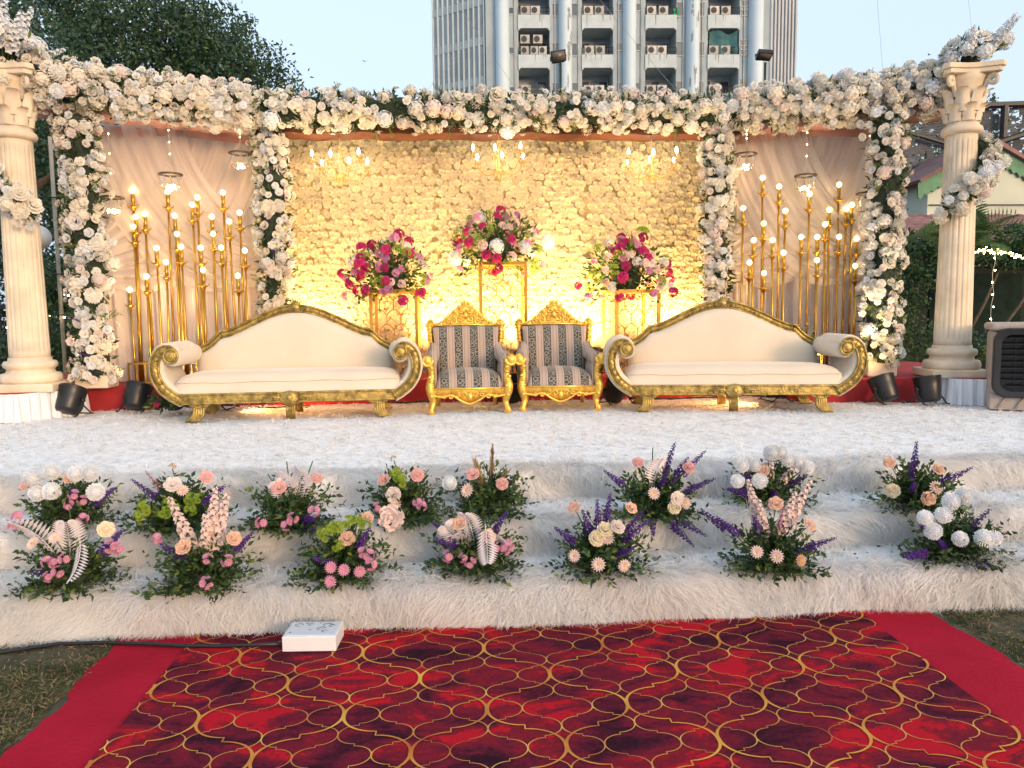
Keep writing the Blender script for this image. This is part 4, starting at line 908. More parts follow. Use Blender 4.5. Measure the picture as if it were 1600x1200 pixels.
# lamp racks: gold pipes with globe bulbs ---------------------------
LP = [(-3.29, 7.86, 2.7), (-2.95, 7.86, 2.69), (-2.41, 7.86, 2.68), (-2.66, 7.85, 2.63), (-2.71, 7.84, 2.56), (-3.26, 7.83, 2.44), (-3.17, 7.83, 2.47), (-2.88, 7.83, 2.45), (-2.52, 7.83, 2.44), (-2.25, 7.84, 2.48), (-2.35, 7.82, 2.39), (-3.28, 7.82, 2.34), (-2.86, 7.81, 2.27), (-2.51, 7.81, 2.27), (-3.06, 7.79, 2.13), (-2.82, 7.79, 2.14), (-2.63, 7.79, 2.13), (-2.43, 7.79, 2.13), (-2.2, 7.79, 2.1), (-2.97, 7.78, 1.99), (-2.61, 7.77, 1.91), (-3.16, 7.76, 1.85), (-2.27, 7.76, 1.85), (-3.32, 7.74, 1.72)]
RP = [(3.07, 7.77, 2.81), (3.24, 7.76, 2.72), (3.88, 7.77, 2.74), (2.86, 7.74, 2.5), (3.3, 7.73, 2.47), (3.07, 7.72, 2.34), (2.96, 7.7, 2.17), (3.16, 7.7, 2.17), (2.91, 7.67, 1.94), (3.27, 7.68, 2.04), (3.06, 7.66, 1.83), (3.46, 7.7, 2.2), (3.63, 7.7, 2.2), (3.62, 7.67, 1.96), (3.77, 7.74, 2.48), (3.72, 7.72, 2.33), (3.86, 7.7, 2.2), (3.95, 7.74, 2.49), (4.01, 7.74, 2.53), (4.05, 7.7, 2.18), (4.03, 7.67, 1.9), (3.56, 7.75, 2.64)]
mb = MB(); mb.ball((0, 0, .0), .025, 12, 8); bulb_me = mb.mesh('bulb', bulb_m)
mb = MB(); mb.lathe([(.011, -.03), (.019, -.03), (.019, -.135), (.014, -.14), (.024, -.15), (.042, -.152), (.042, -.165), (.026, -.17), (.013, -.20)], 14)
for s_ in (-1, 1): mb.tube([(s_*.04, 0, -.158), (s_*.052, 0, -.15), (s_*.052, 0, -.135)], .006, 6)
cup_me = mb.mesh('candle_cup', brass)
def rack(pts, label):
    x0, x1 = min(p[0] for p in pts)-.04, max(p[0] for p in pts)+.04; ya, yb = min(p[1] for p in pts)-.04, max(p[1] for p in pts)+.05; cx, cy_ = (x0+x1)/2, (ya+yb)/2
    t = thing('lamp_rack', label, 'lamp', (cx, cy_, .79), 0, 'gold pole lamp racks with globe bulbs'); hw, hd = (x1-x0)/2, (yb-ya)/2
    mb = MB(); e = .009
    for z0 in (.0, .19):
        for s_ in (-1, 1): mb.box(-hw+e, hw-e, s_*hd-e, s_*hd+e, z0, z0+2*e); mb.box(s_*hw-e, s_*hw+e, -hd+e, hd-e, z0+.001, z0+2*e-.001)
    for i in range(5): mb.box(-hw+2*hw*i/4-e*.9, -hw+2*hw*i/4+e*.9, -hd-e*.9, -hd+e*.9, .018, .19)
    for s_ in (-1, 1): mb.box(s_*hw-e*.95, s_*hw+e*.95, hd-e*.95, hd+e*.95, .018, .19)
    ob('base_cage', mb.mesh('base_cage', gold, False), t)
    for (x, y, z) in pts:
        lx = random.uniform(-.025, .025); mb = MB(); top = Vector((x-cx, y-cy_, z-.79)); P = [Vector((min(hw-.02, max(-hw+.02, x-cx+lx)), y-cy_, .012)), top+Vector((0, 0, -.19))]
        mb.tube(P, [.013, .011], 10); p_ = ob('pole', mb.mesh('pole', brass), t)
        ob('candle_cup', cup_me, p_, top); ob('bulb', bulb_me, p_, top)
def split(P, e): return [[p for p in P if a <= p[0] < b_] for a, b_ in zip(e, e[1:])]
for P, lb in zip(split(LP, (-4, -3.02, -2.68, -2)), ('outer rack of gold pole lamps before the left drapes, beside the tall flower column', 'middle rack of gold pole lamps in front of the left drapes', 'inner rack of gold pole lamps before the left drapes, beside the rose wall')): rack(P, lb)
for P, lb in zip(split(RP, (2.5, 3.2, 3.67, 4.5)), ('inner rack of gold pole lamps before the right drapes, beside the rose wall', 'middle rack of gold pole lamps in front of the right drapes', 'outer rack of gold pole lamps before the right drapes, beside the tall flower column')): rack(P, lb)

# hanging glass holders ---------------------------------------------
rim_m = mat('bronze_rim', (.10, .075, .06), rough=.35, metal=.6)
drop = MB(); drop.lathe([(.001, .0), (.006, .012), (.004, .03), (.001, .045)], 6); drop_me = drop.mesh('crystal_drop', crystal, False)
def hanger(x, y, z, label, ztop):
    t = thing('hanging_holder', label, 'hanging holder', (x, y, z), 0, 'hanging glass holders')
    mb = MB(); mb.tube([(.105*cos(2*pi*k/28), .105*sin(2*pi*k/28), 0) for k in range(28)], .011, 8, closed=True); ob('rim', mb.mesh('rim', rim_m), t)
    mb = MB(); mb.lathe([(.095, -.005), (.09, -.07), (.08, -.13), (.055, -.165), (.01, -.172)], 24, cap=False); ob('glass_bowl', mb.mesh('glass_bowl', clearglass), t)
    for k in range(10):
        a = 2*pi*k/10; q = ob('crystal_drop', drop_me, t, (.10*cos(a), .10*sin(a), -.06)); q = ob('crystal_drop', drop_me, t, (.085*cos(a+.3), .085*sin(a+.3), -.14))
    mb = MB()
    for k in range(16): a = random.uniform(0, 6.28); r = random.uniform(.01, .055); mb.ball((r*cos(a), r*sin(a), random.uniform(-.15, -.105)), .0065, 6, 4)
    ob('fairy_lights', mb.mesh('fairy_lights', fairy_m), t)
    mb = MB(); mb.tube([(0, 0, ztop-z), (.004, 0, .12), (0, 0, .10)], .0018, 4)
    for s_ in (0, 2.1, 4.2): mb.tube([(0, 0, .10), (.10*cos(s_), .10*sin(s_), 0)], .0015, 4)
    ob('cord', mb.mesh('cord', mat('clear_cord', (.6, .55, .5), rough=.4)), t)
    mb = MB()
    for k in range(3): mb.ball((.004, -.004, .14+(ztop-z-.15)*(k+.5)/3), .0055, 6, 4)
    ob('cord_light', mb.mesh('cord_light', fairy_m), t)
HG = ((-3.43, 7.72, 2.61), (-2.86, 7.72, 2.83), (-2.22, 7.85, 3.06), (2.90, 7.80, 3.05), (3.50, 7.72, 2.82), (4.16, 7.72, 2.64))
HL = ('lowest left hanging glass holder, by the tall flower column', 'hanging glass holder in the middle of the left drapes', 'highest left hanging glass holder, by the rose wall column', 'highest right hanging glass holder, by the rose wall column', 'hanging glass holder in the middle of the right drapes', 'lowest right hanging glass holder, by the tall flower column')
for (x, y, z), lb in zip(HG, HL): hanger(x, y, z, lb, 3.32)

# chandeliers -------------------------------------------------------
mb = MB(); mb.lathe([(.006, 0), (.011, .012), (.012, .028), (.007, .045), (.002, .058)], 8); flame_me = mb.mesh('candle_bulb', mat('lit_candle_bulb', (1, .85, .6), emit=30))
mb = MB(); mb.lathe([(.004, 0), (.03, .006), (.036, .02), (.03, .022), (.008, .012), (.008, .055), (.001, .056)], 12); cupc = mb.mesh('candle_dish', amber)
def chandelier(x, y, z, label, ztop):
    t = thing('chandelier', label, 'chandelier', (x, y, z), 0, 'crystal chandeliers in front of the rose wall')
    mb = MB(); mb.lathe([(.002, -.17), (.02, -.155), (.03, -.13), (.012, -.11), (.05, -.09), (.06, -.07), (.03, -.05), (.014, -.02), (.012, .06), (.03, .08), (.014, .10), (.02, .16), (.006, .19), (.004, .2)], 14); ob('stem', mb.mesh('stem', amber), t)
    mb = MB(); mb.tube([(0, 0, .2), (0, 0, ztop-z)], .004, 5); ob('chain', mb.mesh('chain', gold), t)
    pl = bpy.data.lights.new('chandelier_glow', 'POINT'); pl.energy = 1.5; pl.color = (1, .72, .38); pl.shadow_soft_size = .2; po = bpy.data.objects.new('chandelier_glow', pl); COL.objects.link(po); po.parent = t; po.location = (0, -.16, -.08)
    for k in range(6):
        a = 2*pi*k/6+.35; d = Vector((cos(a), sin(a), 0)); hz = .06 if k % 2 else .02; R_ = .28
        P = smooth([Vector((0, 0, -.05)), d*.10+Vector((0, 0, -.10)), d*.20+Vector((0, 0, -.085)), d*R_+Vector((0, 0, hz))], 4); mb = MB(); mb.tube(P, .006, 6); arm = ob('arm', mb.mesh('arm', amber), t)
        e = d*R_+Vector((0, 0, hz)); ob('candle_dish', cupc, arm, e); ob('candle_bulb', flame_me, arm, e+Vector((0, 0, .056)))
        mb = MB(); m2 = drop
        for j in range(5): b_ = 2*pi*j/5; mb.join(m2, Matrix.Translation(e+Vector((.032*cos(b_), .032*sin(b_), -.04))))
        mb.join(m2, Matrix.Translation(d*.15+Vector((0, 0, -.16)))); ob('crystal_drops', mb.mesh('crystal_drops', amber, False), arm)
    mb = MB()
    for j in range(10): b_ = 2*pi*j/10; mb.join(drop, Matrix.Translation((.055*cos(b_), .055*sin(b_), -.125)))
    ob('crystal_skirt', mb.mesh('crystal_skirt', amber, False), t)
chandelier(-1.26, 7.98, 2.93, 'chandelier hanging on the left part of the rose wall', 3.29)
chandelier(.36, 7.98, 2.99, 'chandelier hanging in the middle of the rose wall above the highest bouquet', 3.29)
chandelier(1.96, 7.98, 2.95, 'chandelier hanging on the right part of the rose wall', 3.29)

# par spotlights ----------------------------------------------------
def par(x, y, z, label, yaw, tilt, power=0., on=False, blend=.9, size=130, col=(1, .66, .25)):
    t = thing('par_light', label, 'spotlight', (x, y, z), yaw, 'black par spotlights')
    M = Matrix.Translation((0, 0, .135)) @ Matrix.Rotation(tilt, 4, 'X')
    mb = MB(); mb.lathe([(.055, -.12), (.085, -.115), (.10, -.09), (.112, .03), (.118, .10), (.122, .105), (.122, .118), (.108, .118), (.10, .02), (.02, .01)], 24); m2 = MB(); m2.join(mb, M); ob('can', m2.mesh('can', black), t)
    mb = MB(); mb.lathe([(.001, .03), (.095, .03), (.095, .034), (.001, .036)], 20, cap=False); m2 = MB(); m2.join(mb, M); ob('lens', m2.mesh('lens', lamp_m if on else mat('dark_lens', (.03, .03, .035), rough=.15)), t)
    mb = MB()
    for s_ in (-1, 1): mb.tube([(s_*.122, 0, .135), (s_*.135, 0, .12), (s_*.135, -.02, .07), (s_*.13, -.09, .008), (s_*.13, -.12, .006)], .007, 6); mb.tube([(s_*.135, -.005, .09), (s_*.132, .09, .008), (s_*.132, .115, .006)], .007, 6)
    mb.tube([(-.13, .09, .008), (.13, .09, .008)], .006, 6); ob('yoke', mb.mesh('yoke', blackmetal), t)
    for s_ in (-1, 1):
        mb = MB(); m2 = MB(); mb.lathe([(.018, 0), (.018, .02), (.001, .022)], 10); m2.join(mb, Matrix.Translation((s_*.122, 0, .135)) @ Matrix.Rotation(s_*pi/2, 4, 'Y')); ob('knob', m2.mesh('knob', black), t)
    if power:
        ld = bpy.data.lights.new('par_beam', 'SPOT'); ld.energy = power; ld.spot_size = radians(size); ld.spot_blend = blend; ld.color = col; ld.shadow_soft_size = .07
        lo = bpy.data.objects.new('par_beam', ld); COL.objects.link(lo); lo.parent = t; q = (M @ Matrix.Translation((0, 0, .10))); lo.matrix_parent_inverse = Matrix(); lo.matrix_local = q @ Matrix.Rotation(pi, 4, 'X')
    return t
WALL_COL = (1, .66, .25)
for x, lb, pw in ((-1.62, 'lit par spotlight at the foot of the rose wall behind the left sofa', 64), (-.28, 'lit par spotlight at the foot of the rose wall left of the armchairs', 64), (.62, 'lit par spotlight on the red platform seen between the two armchairs', 72), (1.36, 'lit par spotlight at the foot of the rose wall behind the right armchair', 67), (2.28, 'lit par spotlight at the foot of the rose wall behind the right sofa', 64)):
    par(x, 8.05, .79, lb, 0, radians(-22), pw, True, col=WALL_COL)
par(-3.57, 6.98, .575, 'black par spotlight standing against the left pillar plinth', radians(-12), radians(-28))
par(-3.08, 7.20, .575, 'black par spotlight left of the left sofa, pointing up at the drapes', radians(-16), radians(-25), 34, True, col=(1, .72, .42), size=70)
par(3.89, 6.80, .575, 'black par spotlight by the right sofa arm, pointing up at the drapes', radians(24), radians(-25), 34, True, col=(1, .72, .42), size=70)
par(4.25, 6.70, .575, 'black par spotlight beside the right pillar plinth', radians(14), radians(-12))
par(.43, 7.32, .575, 'black par spotlight on the fur between the two armchairs', radians(-10), radians(25))
par(1.42, 7.15, .575, 'black par spotlight peeping out under the left end of the right sofa', radians(25), radians(35))
par(2.98, 7.12, .575, 'black par spotlight lying lit under the right end of the right sofa', radians(95), radians(-80), 18, True, col=(1, .35, .10))
par(-2.32, 7.25, .575, 'par spotlight lying lit behind the left leg of the left sofa', radians(-95), radians(-80), 18, True, col=(1, .35, .10))
mb = MB()
for (x0, x1, y) in ((-.8, -.3, 7.4), (1.6, 2.6, 7.35), (-2.0, -1.5, 7.2)):
    for k in range(3): mb.tube([(x0+(x1-x0)*i/10, y+.06*sin(i*1.3+k*2), .585+.02*max(0, sin(i*.9+k))) for i in range(11)], .005, 5)
tag(ob('lamp_cables', mb.mesh('lamp_cables', black)), 'tangle of black lamp cables on the fur behind the sofas', 'cable')

# air cooler --------------------------------------------------------
t = thing('air_cooler', 'large beige air cooler with black rounded grille at the right end of the stage', 'air cooler', (5.02, 6.36, .56), radians(-30))
body = mat('cooler_beige', (.38, .32, .28), rough=.5, var=.06)
mb = MB(); mb.box(-.36, .36, -.22, .30, .045, .70); ob('body', mb.mesh('body', body, False), t, bevel=.05)
mb = MB(); mb.box(-.385, .385, -.245, .325, .69, .76); ob('top_lid', mb.mesh('top_lid', body, False), t, bevel=.03)
mb = MB(); mb.box(-.37, .37, -.235, .31, 0, .14); ob('water_tank', mb.mesh('water_tank', body, False), t, bevel=.015)
for k in range(5):
    mb = MB(); x = -.26+.13*k; mb.tube([(x-.045, -.243, .02), (x+.02, -.243, .12)], .008, 6); ob('tank_rib', mb.mesh('tank_rib', body), t)
def rrect(w_, h_, r, n=6): return [(sx_*(w_-r)+r*cos(a+q*pi/2/n), sz*(h_-r)+r*sin(a+q*pi/2/n)) for (sx_, sz, a) in ((1, 1, 0), (-1, 1, pi/2), (-1, -1, pi), (1, -1, 1.5*pi)) for q in range(n+1)]
o1, o2 = rrect(.36, .30, .11), rrect(.30, .245, .08); n_ = len(o1); mb = MB(); zc = .415
V = [(x, y, z+zc) for y, oo in ((-.215, o1), (-.285, o1), (-.292, [(x*.97, z*.97) for x, z in o1]), (-.285, o2), (-.225, o2)) for x, z in oo]
mb.add(V, [(r*n_+i, r*n_+(i+1) % n_, (r+1)*n_+(i+1) % n_, (r+1)*n_+i) for r in range(4) for i in range(n_)]+[tuple(range(4*n_, 5*n_))]); ob('grille_frame', mb.mesh('grille_frame', black, False), t)
for k in range(9):
    mb = MB(); z = zc-.21+.0525*k; wd = .297 if 0 < k < 8 else .25; mb.add([(-wd, -.275, z), (wd, -.275, z), (wd, -.235, z+.02), (-wd, -.235, z+.02), (-wd, -.275, z+.007), (wd, -.275, z+.007), (wd, -.235, z+.027), (-wd, -.235, z+.027)], [(0, 1, 5, 4), (3, 2, 1, 0), (4, 5, 6, 7), (2, 3, 7, 6), (1, 2, 6, 5), (0, 4, 7, 3)]); ob('louvre', mb.mesh('louvre', black, False), t)
for k in range(7):
    mb = MB(); x = -.195+.065*k; mb.box(x-.004, x+.004, -.245, -.228, zc-.225, zc+.225); ob('grille_bar', mb.mesh('grille_bar', black, False), t)

# flower arrangements on the steps ----------------------------------
ARR = [
    (-2.04, 3.87, 0.385, {'pompon':[(-0.02,-0.08,0.2),(-0.09,-0.08,0.19),(0.19,-0.08,0.19),(-0.12,-0.06,0.26),(-0.03,-0.05,0.29),(0.09,-0.06,0.28),(0.16,-0.06,0.28)],'peach_rose':[(0.06,-0.06,0.26)],'pink_rose':[(-0.15,-0.07,0.23)],'mum':[(0.09,-0.09,0.18),(0.07,-0.1,0.13),(0.13,-0.09,0.15),(0.14,-0.12,0.07)],'lavender':[(0.27,-0.08,0.2),(0.08,-0.08,0.2)]}),
    (-1.46, 3.77, 0.385, {'cream':[(0.02,-0.07,0.24),(0.07,-0.08,0.21)],'pink_rose':[(0.18,-0.06,0.27)],'button':[(0.0,-0.09,0.15),(-0.01,-0.11,0.11),(0.03,-0.1,0.14),(0.11,-0.09,0.17),(0.14,-0.09,0.17),(0.11,-0.1,0.12),(-0.11,-0.1,0.14),(-0.13,-0.11,0.1),(-0.11,-0.1,0.12)],'lavender':[(-0.17,-0.06,0.26),(0.26,-0.07,0.22)],'astilbe':[(-0.11,-0.05,0.3)],'pod':[(0.01,-0.04,0.32)]}),
    (-0.90, 3.73, 0.385, {'fern':[(0.01,-0.03,0.35),(0.14,-0.03,0.35),(-0.08,-0.05,0.29)],'pink_rose':[(-0.02,-0.07,0.22),(0.16,-0.06,0.26)],'mum':[(0.02,-0.13,0.05),(0.05,-0.12,0.08),(-0.1,-0.12,0.06),(0.15,-0.11,0.11)],'lavender':[(0.15,-0.12,0.07),(0.17,-0.13,0.0)]}),
    (-0.33, 3.85, 0.385, {'pink_rose':[(-0.1,-0.07,0.22),(0.07,-0.07,0.24)],'button':[(-0.02,-0.07,0.23),(-0.01,-0.08,0.21),(-0.04,-0.06,0.25)],'cream':[(-0.05,-0.1,0.15),(-0.04,-0.11,0.1)],'peony':[(-0.06,-0.13,0.04)],'mum':[(0.07,-0.11,0.11),(0.09,-0.11,0.09),(-0.13,-0.11,0.09)],'pod':[(-0.05,-0.04,0.32)]}),
    (0.11, 3.89, 0.385, {'pampas':[(0.02,-0.03,0.36),(-0.07,-0.05,0.29),(0.08,-0.07,0.24)],'pink_rose':[(-0.09,-0.07,0.23),(0.06,-0.09,0.18)],'cream':[(-0.12,-0.09,0.15)],'pompon':[(-0.21,-0.08,0.19)]}),
    (0.97, 3.78, 0.385, {'lavender':[(0.08,-0.03,0.37),(0.23,-0.04,0.33),(-0.28,-0.06,0.25),(0.14,-0.05,0.3),(0.27,-0.08,0.2),(0.03,-0.07,0.23),(-0.05,-0.13,-0.06),(0.15,-0.13,-0.12),(0.21,-0.13,-0.07)],'fern':[(-0.03,-0.03,0.37)],'pink_rose':[(0.15,-0.06,0.26),(-0.11,-0.05,0.29)],'cream':[(-0.04,-0.1,0.14),(0.08,-0.11,0.11),(0.06,-0.12,0.07),(0.12,-0.11,0.09)]}),
    (1.65, 3.91, 0.385, {'pompon':[(-0.21,-0.07,0.24),(-0.14,-0.07,0.24),(-0.24,-0.09,0.16),(-0.12,-0.09,0.16),(-0.0,-0.05,0.3),(0.04,-0.06,0.26),(0.1,-0.06,0.25),(0.14,-0.07,0.22),(-0.04,-0.05,0.3)],'lavender':[(-0.08,-0.07,0.24),(-0.19,-0.08,0.19),(0.13,-0.09,0.18),(-0.04,-0.11,0.1),(-0.29,-0.1,0.12)],'peach_rose':[(-0.1,-0.08,0.21)],'stock':[(-0.05,-0.07,0.23),(0.06,-0.08,0.21)]}),
    (2.40, 3.79, 0.385, {'lavender':[(-0.06,-0.03,0.35),(-0.1,-0.06,0.25),(-0.1,-0.09,0.15),(0.21,-0.07,0.22)],'peach_rose':[(-0.04,-0.12,0.08),(0.04,-0.07,0.22),(-0.22,-0.06,0.26)],'cream':[(-0.22,-0.1,0.12),(0.01,-0.1,0.13)]}),
    (-1.84, 3.46, 0.200, {'fern':[(-0.15,-0.02,0.41),(0.18,-0.1,0.13),(0.04,-0.02,0.4)],'mum':[(0.0,-0.1,0.16),(-0.03,-0.09,0.16),(0.02,-0.11,0.12),(0.04,-0.09,0.17),(-0.02,-0.11,0.1),(0.27,-0.08,0.21),(0.24,-0.08,0.22),(-0.18,-0.03,0.35),(-0.19,-0.05,0.31)],'daisy':[(-0.1,-0.07,0.24),(-0.01,-0.06,0.26)],'cream':[(0.21,-0.05,0.29)],'lavender':[(0.28,-0.06,0.28),(-0.09,-0.11,0.12)]}),
    (-1.23, 3.41, 0.200, {'stock':[(0.09,-0.01,0.45),(0.14,-0.01,0.43),(-0.1,-0.02,0.41),(0.05,-0.04,0.34)],'peach_rose':[(-0.04,-0.07,0.22),(0.18,-0.06,0.25)],'lavender':[(-0.13,-0.07,0.23),(0.26,-0.06,0.27)],'mum':[(0.16,-0.1,0.16),(0.07,-0.12,0.07),(0.07,-0.09,0.17),(-0.15,-0.06,0.26)]}),
    (-0.60, 3.47, 0.200, {'button':[(-0.07,-0.07,0.25),(-0.03,-0.06,0.27),(-0.05,-0.07,0.23),(0.0,-0.06,0.27),(0.05,-0.05,0.29),(0.09,-0.05,0.3),(0.12,-0.06,0.28),(-0.0,-0.08,0.19)],'peach_rose':[(0.04,-0.07,0.22),(0.13,-0.05,0.31)],'mum':[(0.11,-0.09,0.16),(0.14,-0.1,0.15),(0.15,-0.11,0.11)],'daisy_pink':[(0.03,-0.12,0.09),(-0.03,-0.11,0.1),(-0.03,-0.13,0.04),(0.1,-0.12,0.08)],'lavender':[(-0.1,-0.1,0.14),(0.14,-0.06,0.26)]}),
    (0.03, 3.52, 0.200, {'fern':[(-0.03,-0.03,0.37),(-0.2,-0.05,0.3),(0.18,-0.08,0.21),(-0.12,-0.06,0.26),(0.07,-0.13,0.02)],'peach_rose':[(-0.08,-0.06,0.26),(0.06,-0.08,0.2)],'lavender':[(-0.19,-0.06,0.26),(-0.18,-0.08,0.19),(0.14,-0.05,0.3)],'mum':[(-0.13,-0.11,0.12),(-0.06,-0.11,0.11),(-0.03,-0.12,0.09),(0.13,-0.1,0.14),(0.15,-0.09,0.16),(0.1,-0.1,0.15)]}),
    (0.64, 3.47, 0.200, {'lavender':[(0.02,-0.03,0.38),(-0.24,-0.07,0.24),(-0.11,-0.05,0.31),(0.17,-0.05,0.3),(0.19,-0.06,0.26),(0.11,-0.1,0.14),(-0.04,-0.03,0.35)],'peach_rose':[(-0.15,-0.04,0.33),(0.12,-0.04,0.32)],'cream':[(-0.01,-0.07,0.23),(0.05,-0.07,0.24),(-0.0,-0.08,0.19),(-0.05,-0.08,0.19)],'daisy':[(-0.05,-0.12,0.08),(0.07,-0.12,0.07),(-0.16,-0.11,0.12)]}),
    (1.46, 3.41, 0.200, {'stock':[(-0.15,-0.01,0.43),(0.06,-0.03,0.37),(0.14,-0.01,0.42),(-0.11,-0.04,0.34)],'peach_rose':[(-0.03,-0.04,0.34),(0.12,-0.07,0.24)],'astilbe':[(0.0,-0.05,0.31)],'lavender':[(-0.38,-0.05,0.31),(-0.31,-0.06,0.28),(-0.14,-0.06,0.28),(0.23,-0.09,0.18),(0.13,-0.1,0.14)],'daisy':[(-0.05,-0.11,0.11),(-0.14,-0.1,0.13)],'daisy_peach':[(0.06,-0.12,0.09)]}),
    (2.41, 3.48, 0.200, {'pompon':[(-0.23,-0.07,0.24),(-0.14,-0.07,0.25),(-0.2,-0.09,0.18),(-0.07,-0.1,0.14),(-0.02,-0.04,0.34),(-0.09,-0.05,0.31),(0.05,-0.1,0.14),(0.1,-0.1,0.14)],'lavender':[(-0.35,-0.12,0.07),(0.09,-0.06,0.26),(0.16,-0.09,0.16),(-0.17,-0.1,0.13),(0.04,-0.13,0.0),(0.11,-0.13,-0.0),(-0.25,-0.08,0.2)]}),
]
AL = ['arrangement of white globe flowers and pink mums at the left end of the upper step', 'arrangement with lime green buttons and a pink rose, second from left on the upper step', 'small dark leafy arrangement with pale fern fronds and pink flowers', 'leafy arrangement with two pink roses and a large pale bloom low in front', 'arrangement with beige feathery plumes and pink roses', 'spreading arrangement of many purple spikes and a pale frond behind cream mums', 'tall arrangement of white globe flowers above purple sprigs on the upper step', 'arrangement with one very tall purple spike at the right of the upper step',
      'arrangement with arching white fern and pink mums, left end of the lower step', 'arrangement with tall pale pink blossom spikes and peach roses, left on the lower step', 'compact arrangement with lime green buttons and pink daisies on the lower step', 'arrangement full of pinkish white fern fronds with one hanging over the front', 'purple spike arrangement with cream roses and pale daisies in front', 'arrangement with pale blossom spikes, peach roses and purple sprigs reaching left', 'arrangement of large white globe flowers and purple sprigs, right end of the lower step']
SZ = dict(pompon=.043, peach_rose=.034, pink_rose=.034, cream=.036, mum=.031, button=.036, daisy=.034, daisy_pink=.03, daisy_peach=.034, peony=.052, pod=.026)
SP = dict(lavender=.17, astilbe=.13, stock=.25, fern=.30, pampas=.27)
VAR = dict(cream=['cream', 'peony_blush', 'daisy'])
for (x, y, z, items), lb in zip(ARR, AL):
    y += .05
    t = thing('flower_arrangement', lb, 'flower arrangement', (x, y, z+.012), 0, 'flower arrangements on the fur steps')
    allp = []
    for kind, pts in items.items():
        for (dx_, dy_, dz_) in pts:
            p = Vector((dx_, dy_-.04, dz_)); allp.append(p)
            d = (p-Vector((0, .06, .02))); d = d.normalized()
            if kind in SP:
                L_ = SP[kind]*random.uniform(.9, 1.15); 
                if kind == 'fern':
                    rt = Vector((dx_*.25, -.02, .12)); dd = p-rt; L_ = dd.length*.98; dd = dd.normalized()+Vector((0, 0, .12 if dz_ > .2 else 0)); o = face('fern_frond', FM['fern'], t, rt, dd, L_, spin=random.uniform(-.5, .5))
                    if dz_ < .2: COL.objects.unlink(o); bpy.data.objects.remove(o); face('fern_frond', FM['fern'], t, (dx_*.6, -.12, .26), (dx_*1.2, -.3, -.8), .21, spin=random.uniform(-.6, .6))
                else:
                    rt = p-d*L_*.9; put(fname(kind), FM[kind], t, rt, d, L_, spin=None)
            else:
                dd = (d+Vector((random.gauss(0, .15), -.45, random.gauss(.1, .15)))).normalized(); k_ = random.choice(VAR[kind]) if kind in VAR else kind
                put(fname(kind), FM[k_], t, p, dd, SZ[kind]*random.uniform(.9, 1.15))
    # stems
    mb = MB()
    for p in allp: mb.tube([(p.x*.15, .02, .02), (p.x*.5, p.y*.3+.02, max(.03, p.z*.55)), tuple(p*.97)], .0028, 4)
    ob('stems', mb.mesh('stems', stem_m, False), t, kind='stuff')
    mb = MB(); mb.ball((0, .0, .045), (.085, .07, .06), 10, 6); ob('foam_core', mb.mesh('foam_core', core_m), t)
    # leafy sprigs
    PP = []; DD = []; LL = []
    ns = 210
    for k in range(ns):
        a = random.uniform(0, 2*pi); el = random.uniform(-.12, 1.35); d = Vector((cos(a)*cos(el), sin(a)*cos(el)*.8, sin(el))); L_ = random.uniform(.14, .30)*(1.0 if el < .7 else .85)
        for j in range(11):
            v = (j+1)/11; q = d*L_*v; q.z = max(.006, q.z+.015-.05*v*v*(el < .4)); PP.append(q); s_ = Vector((random.gauss(0, 1), random.gauss(0, 1), random.gauss(0, .8))); DD.append(d*.8+s_*.75); LL.append(random.uniform(.028, .056)*(1.15-.4*v))
    n = len(PP); PP = np.array(PP); LL = np.array(LL)
    ob('foliage', leaves('foliage', PP, np.array(DD), LL, LL*.5, [leaf_dark, leaf_mid, leaf_light], midx=rng.choice(3, n, p=[.58, .32, .10])), t, kind='stuff')
# fallen leaves and petals on the treads
n = 170; P = np.stack([rng.uniform(-2.4, 3.0, n), np.where(rng.random(n) < .65, rng.uniform(3.46, 3.74, n), rng.uniform(3.86, 4.14, n)), np.zeros(n)], 1); P[:, 2] = np.where(P[:, 1] < 3.8, .232, .418)
D = rng.normal(size=(n, 3))*[1, 1, .12]
tag(ob('fallen_leaves', leaves('fallen_leaves', P, D, rng.uniform(.012, .035, n), .011, [leaf_dark, leaf_mid, purple_petal, cream_petal], midx=rng.choice(4, n, p=[.55, .27, .1, .08]))), 'scattered fallen leaves and petals on the fur treads', 'leaves', kind='stuff')
# small plants peeping out behind the sofas
def small_plant(loc, h, n, label, flower=None, name='potted_plant'):
    t = thing(name, label, 'plant', loc, 0, 'small plants behind the sofas'); PP = []; DD = []
    for k in range(n):
        a = random.uniform(0, 6.28); q = Vector((cos(a)*random.uniform(0, .10), sin(a)*.06, 0)); d = Vector((cos(a)*.35, sin(a)*.3, 1)).normalized()
        for j in range(14): v = j/14; PP.append(q+d*h*v); DD.append(d+Vector((random.gauss(0, .8), random.gauss(0, .8), random.gauss(.1, .4))))
    ob('foliage', leaves('foliage', np.array(PP), np.array(DD), rng.uniform(.04, .08, len(PP)), .022, [leaf_dark, leaf_mid, leaf_light], midx=rng.integers(0, 3, len(PP))), t, kind='stuff')
    mb = MB(); mb.lathe([(.05, 0), (.07, .1), (.075, .11), (.06, .11), (.055, .09)], 14); ob('pot', mb.mesh('pot', mat('pot_clay', (.12, .06, .04))), t)
    for k in range(4 if flower else 0): put(fname(flower), FM[flower], t, (random.uniform(-.06, .06), -.05, h*random.uniform(.9, 1.02)), (0, -1, .4), .04)
small_plant((-2.42, 7.55, .79), .40, 9, 'small plant with yellow green leaves behind the left arm of the left sofa', None)
small_plant((-2.10, 7.58, .79), .42, 8, 'small plant with a magenta bloom behind the left sofa', 'carnation_magenta')
small_plant((3.27, 7.40, .79), .56, 6, 'upright leafy plant behind the right arm of the right sofa', None)
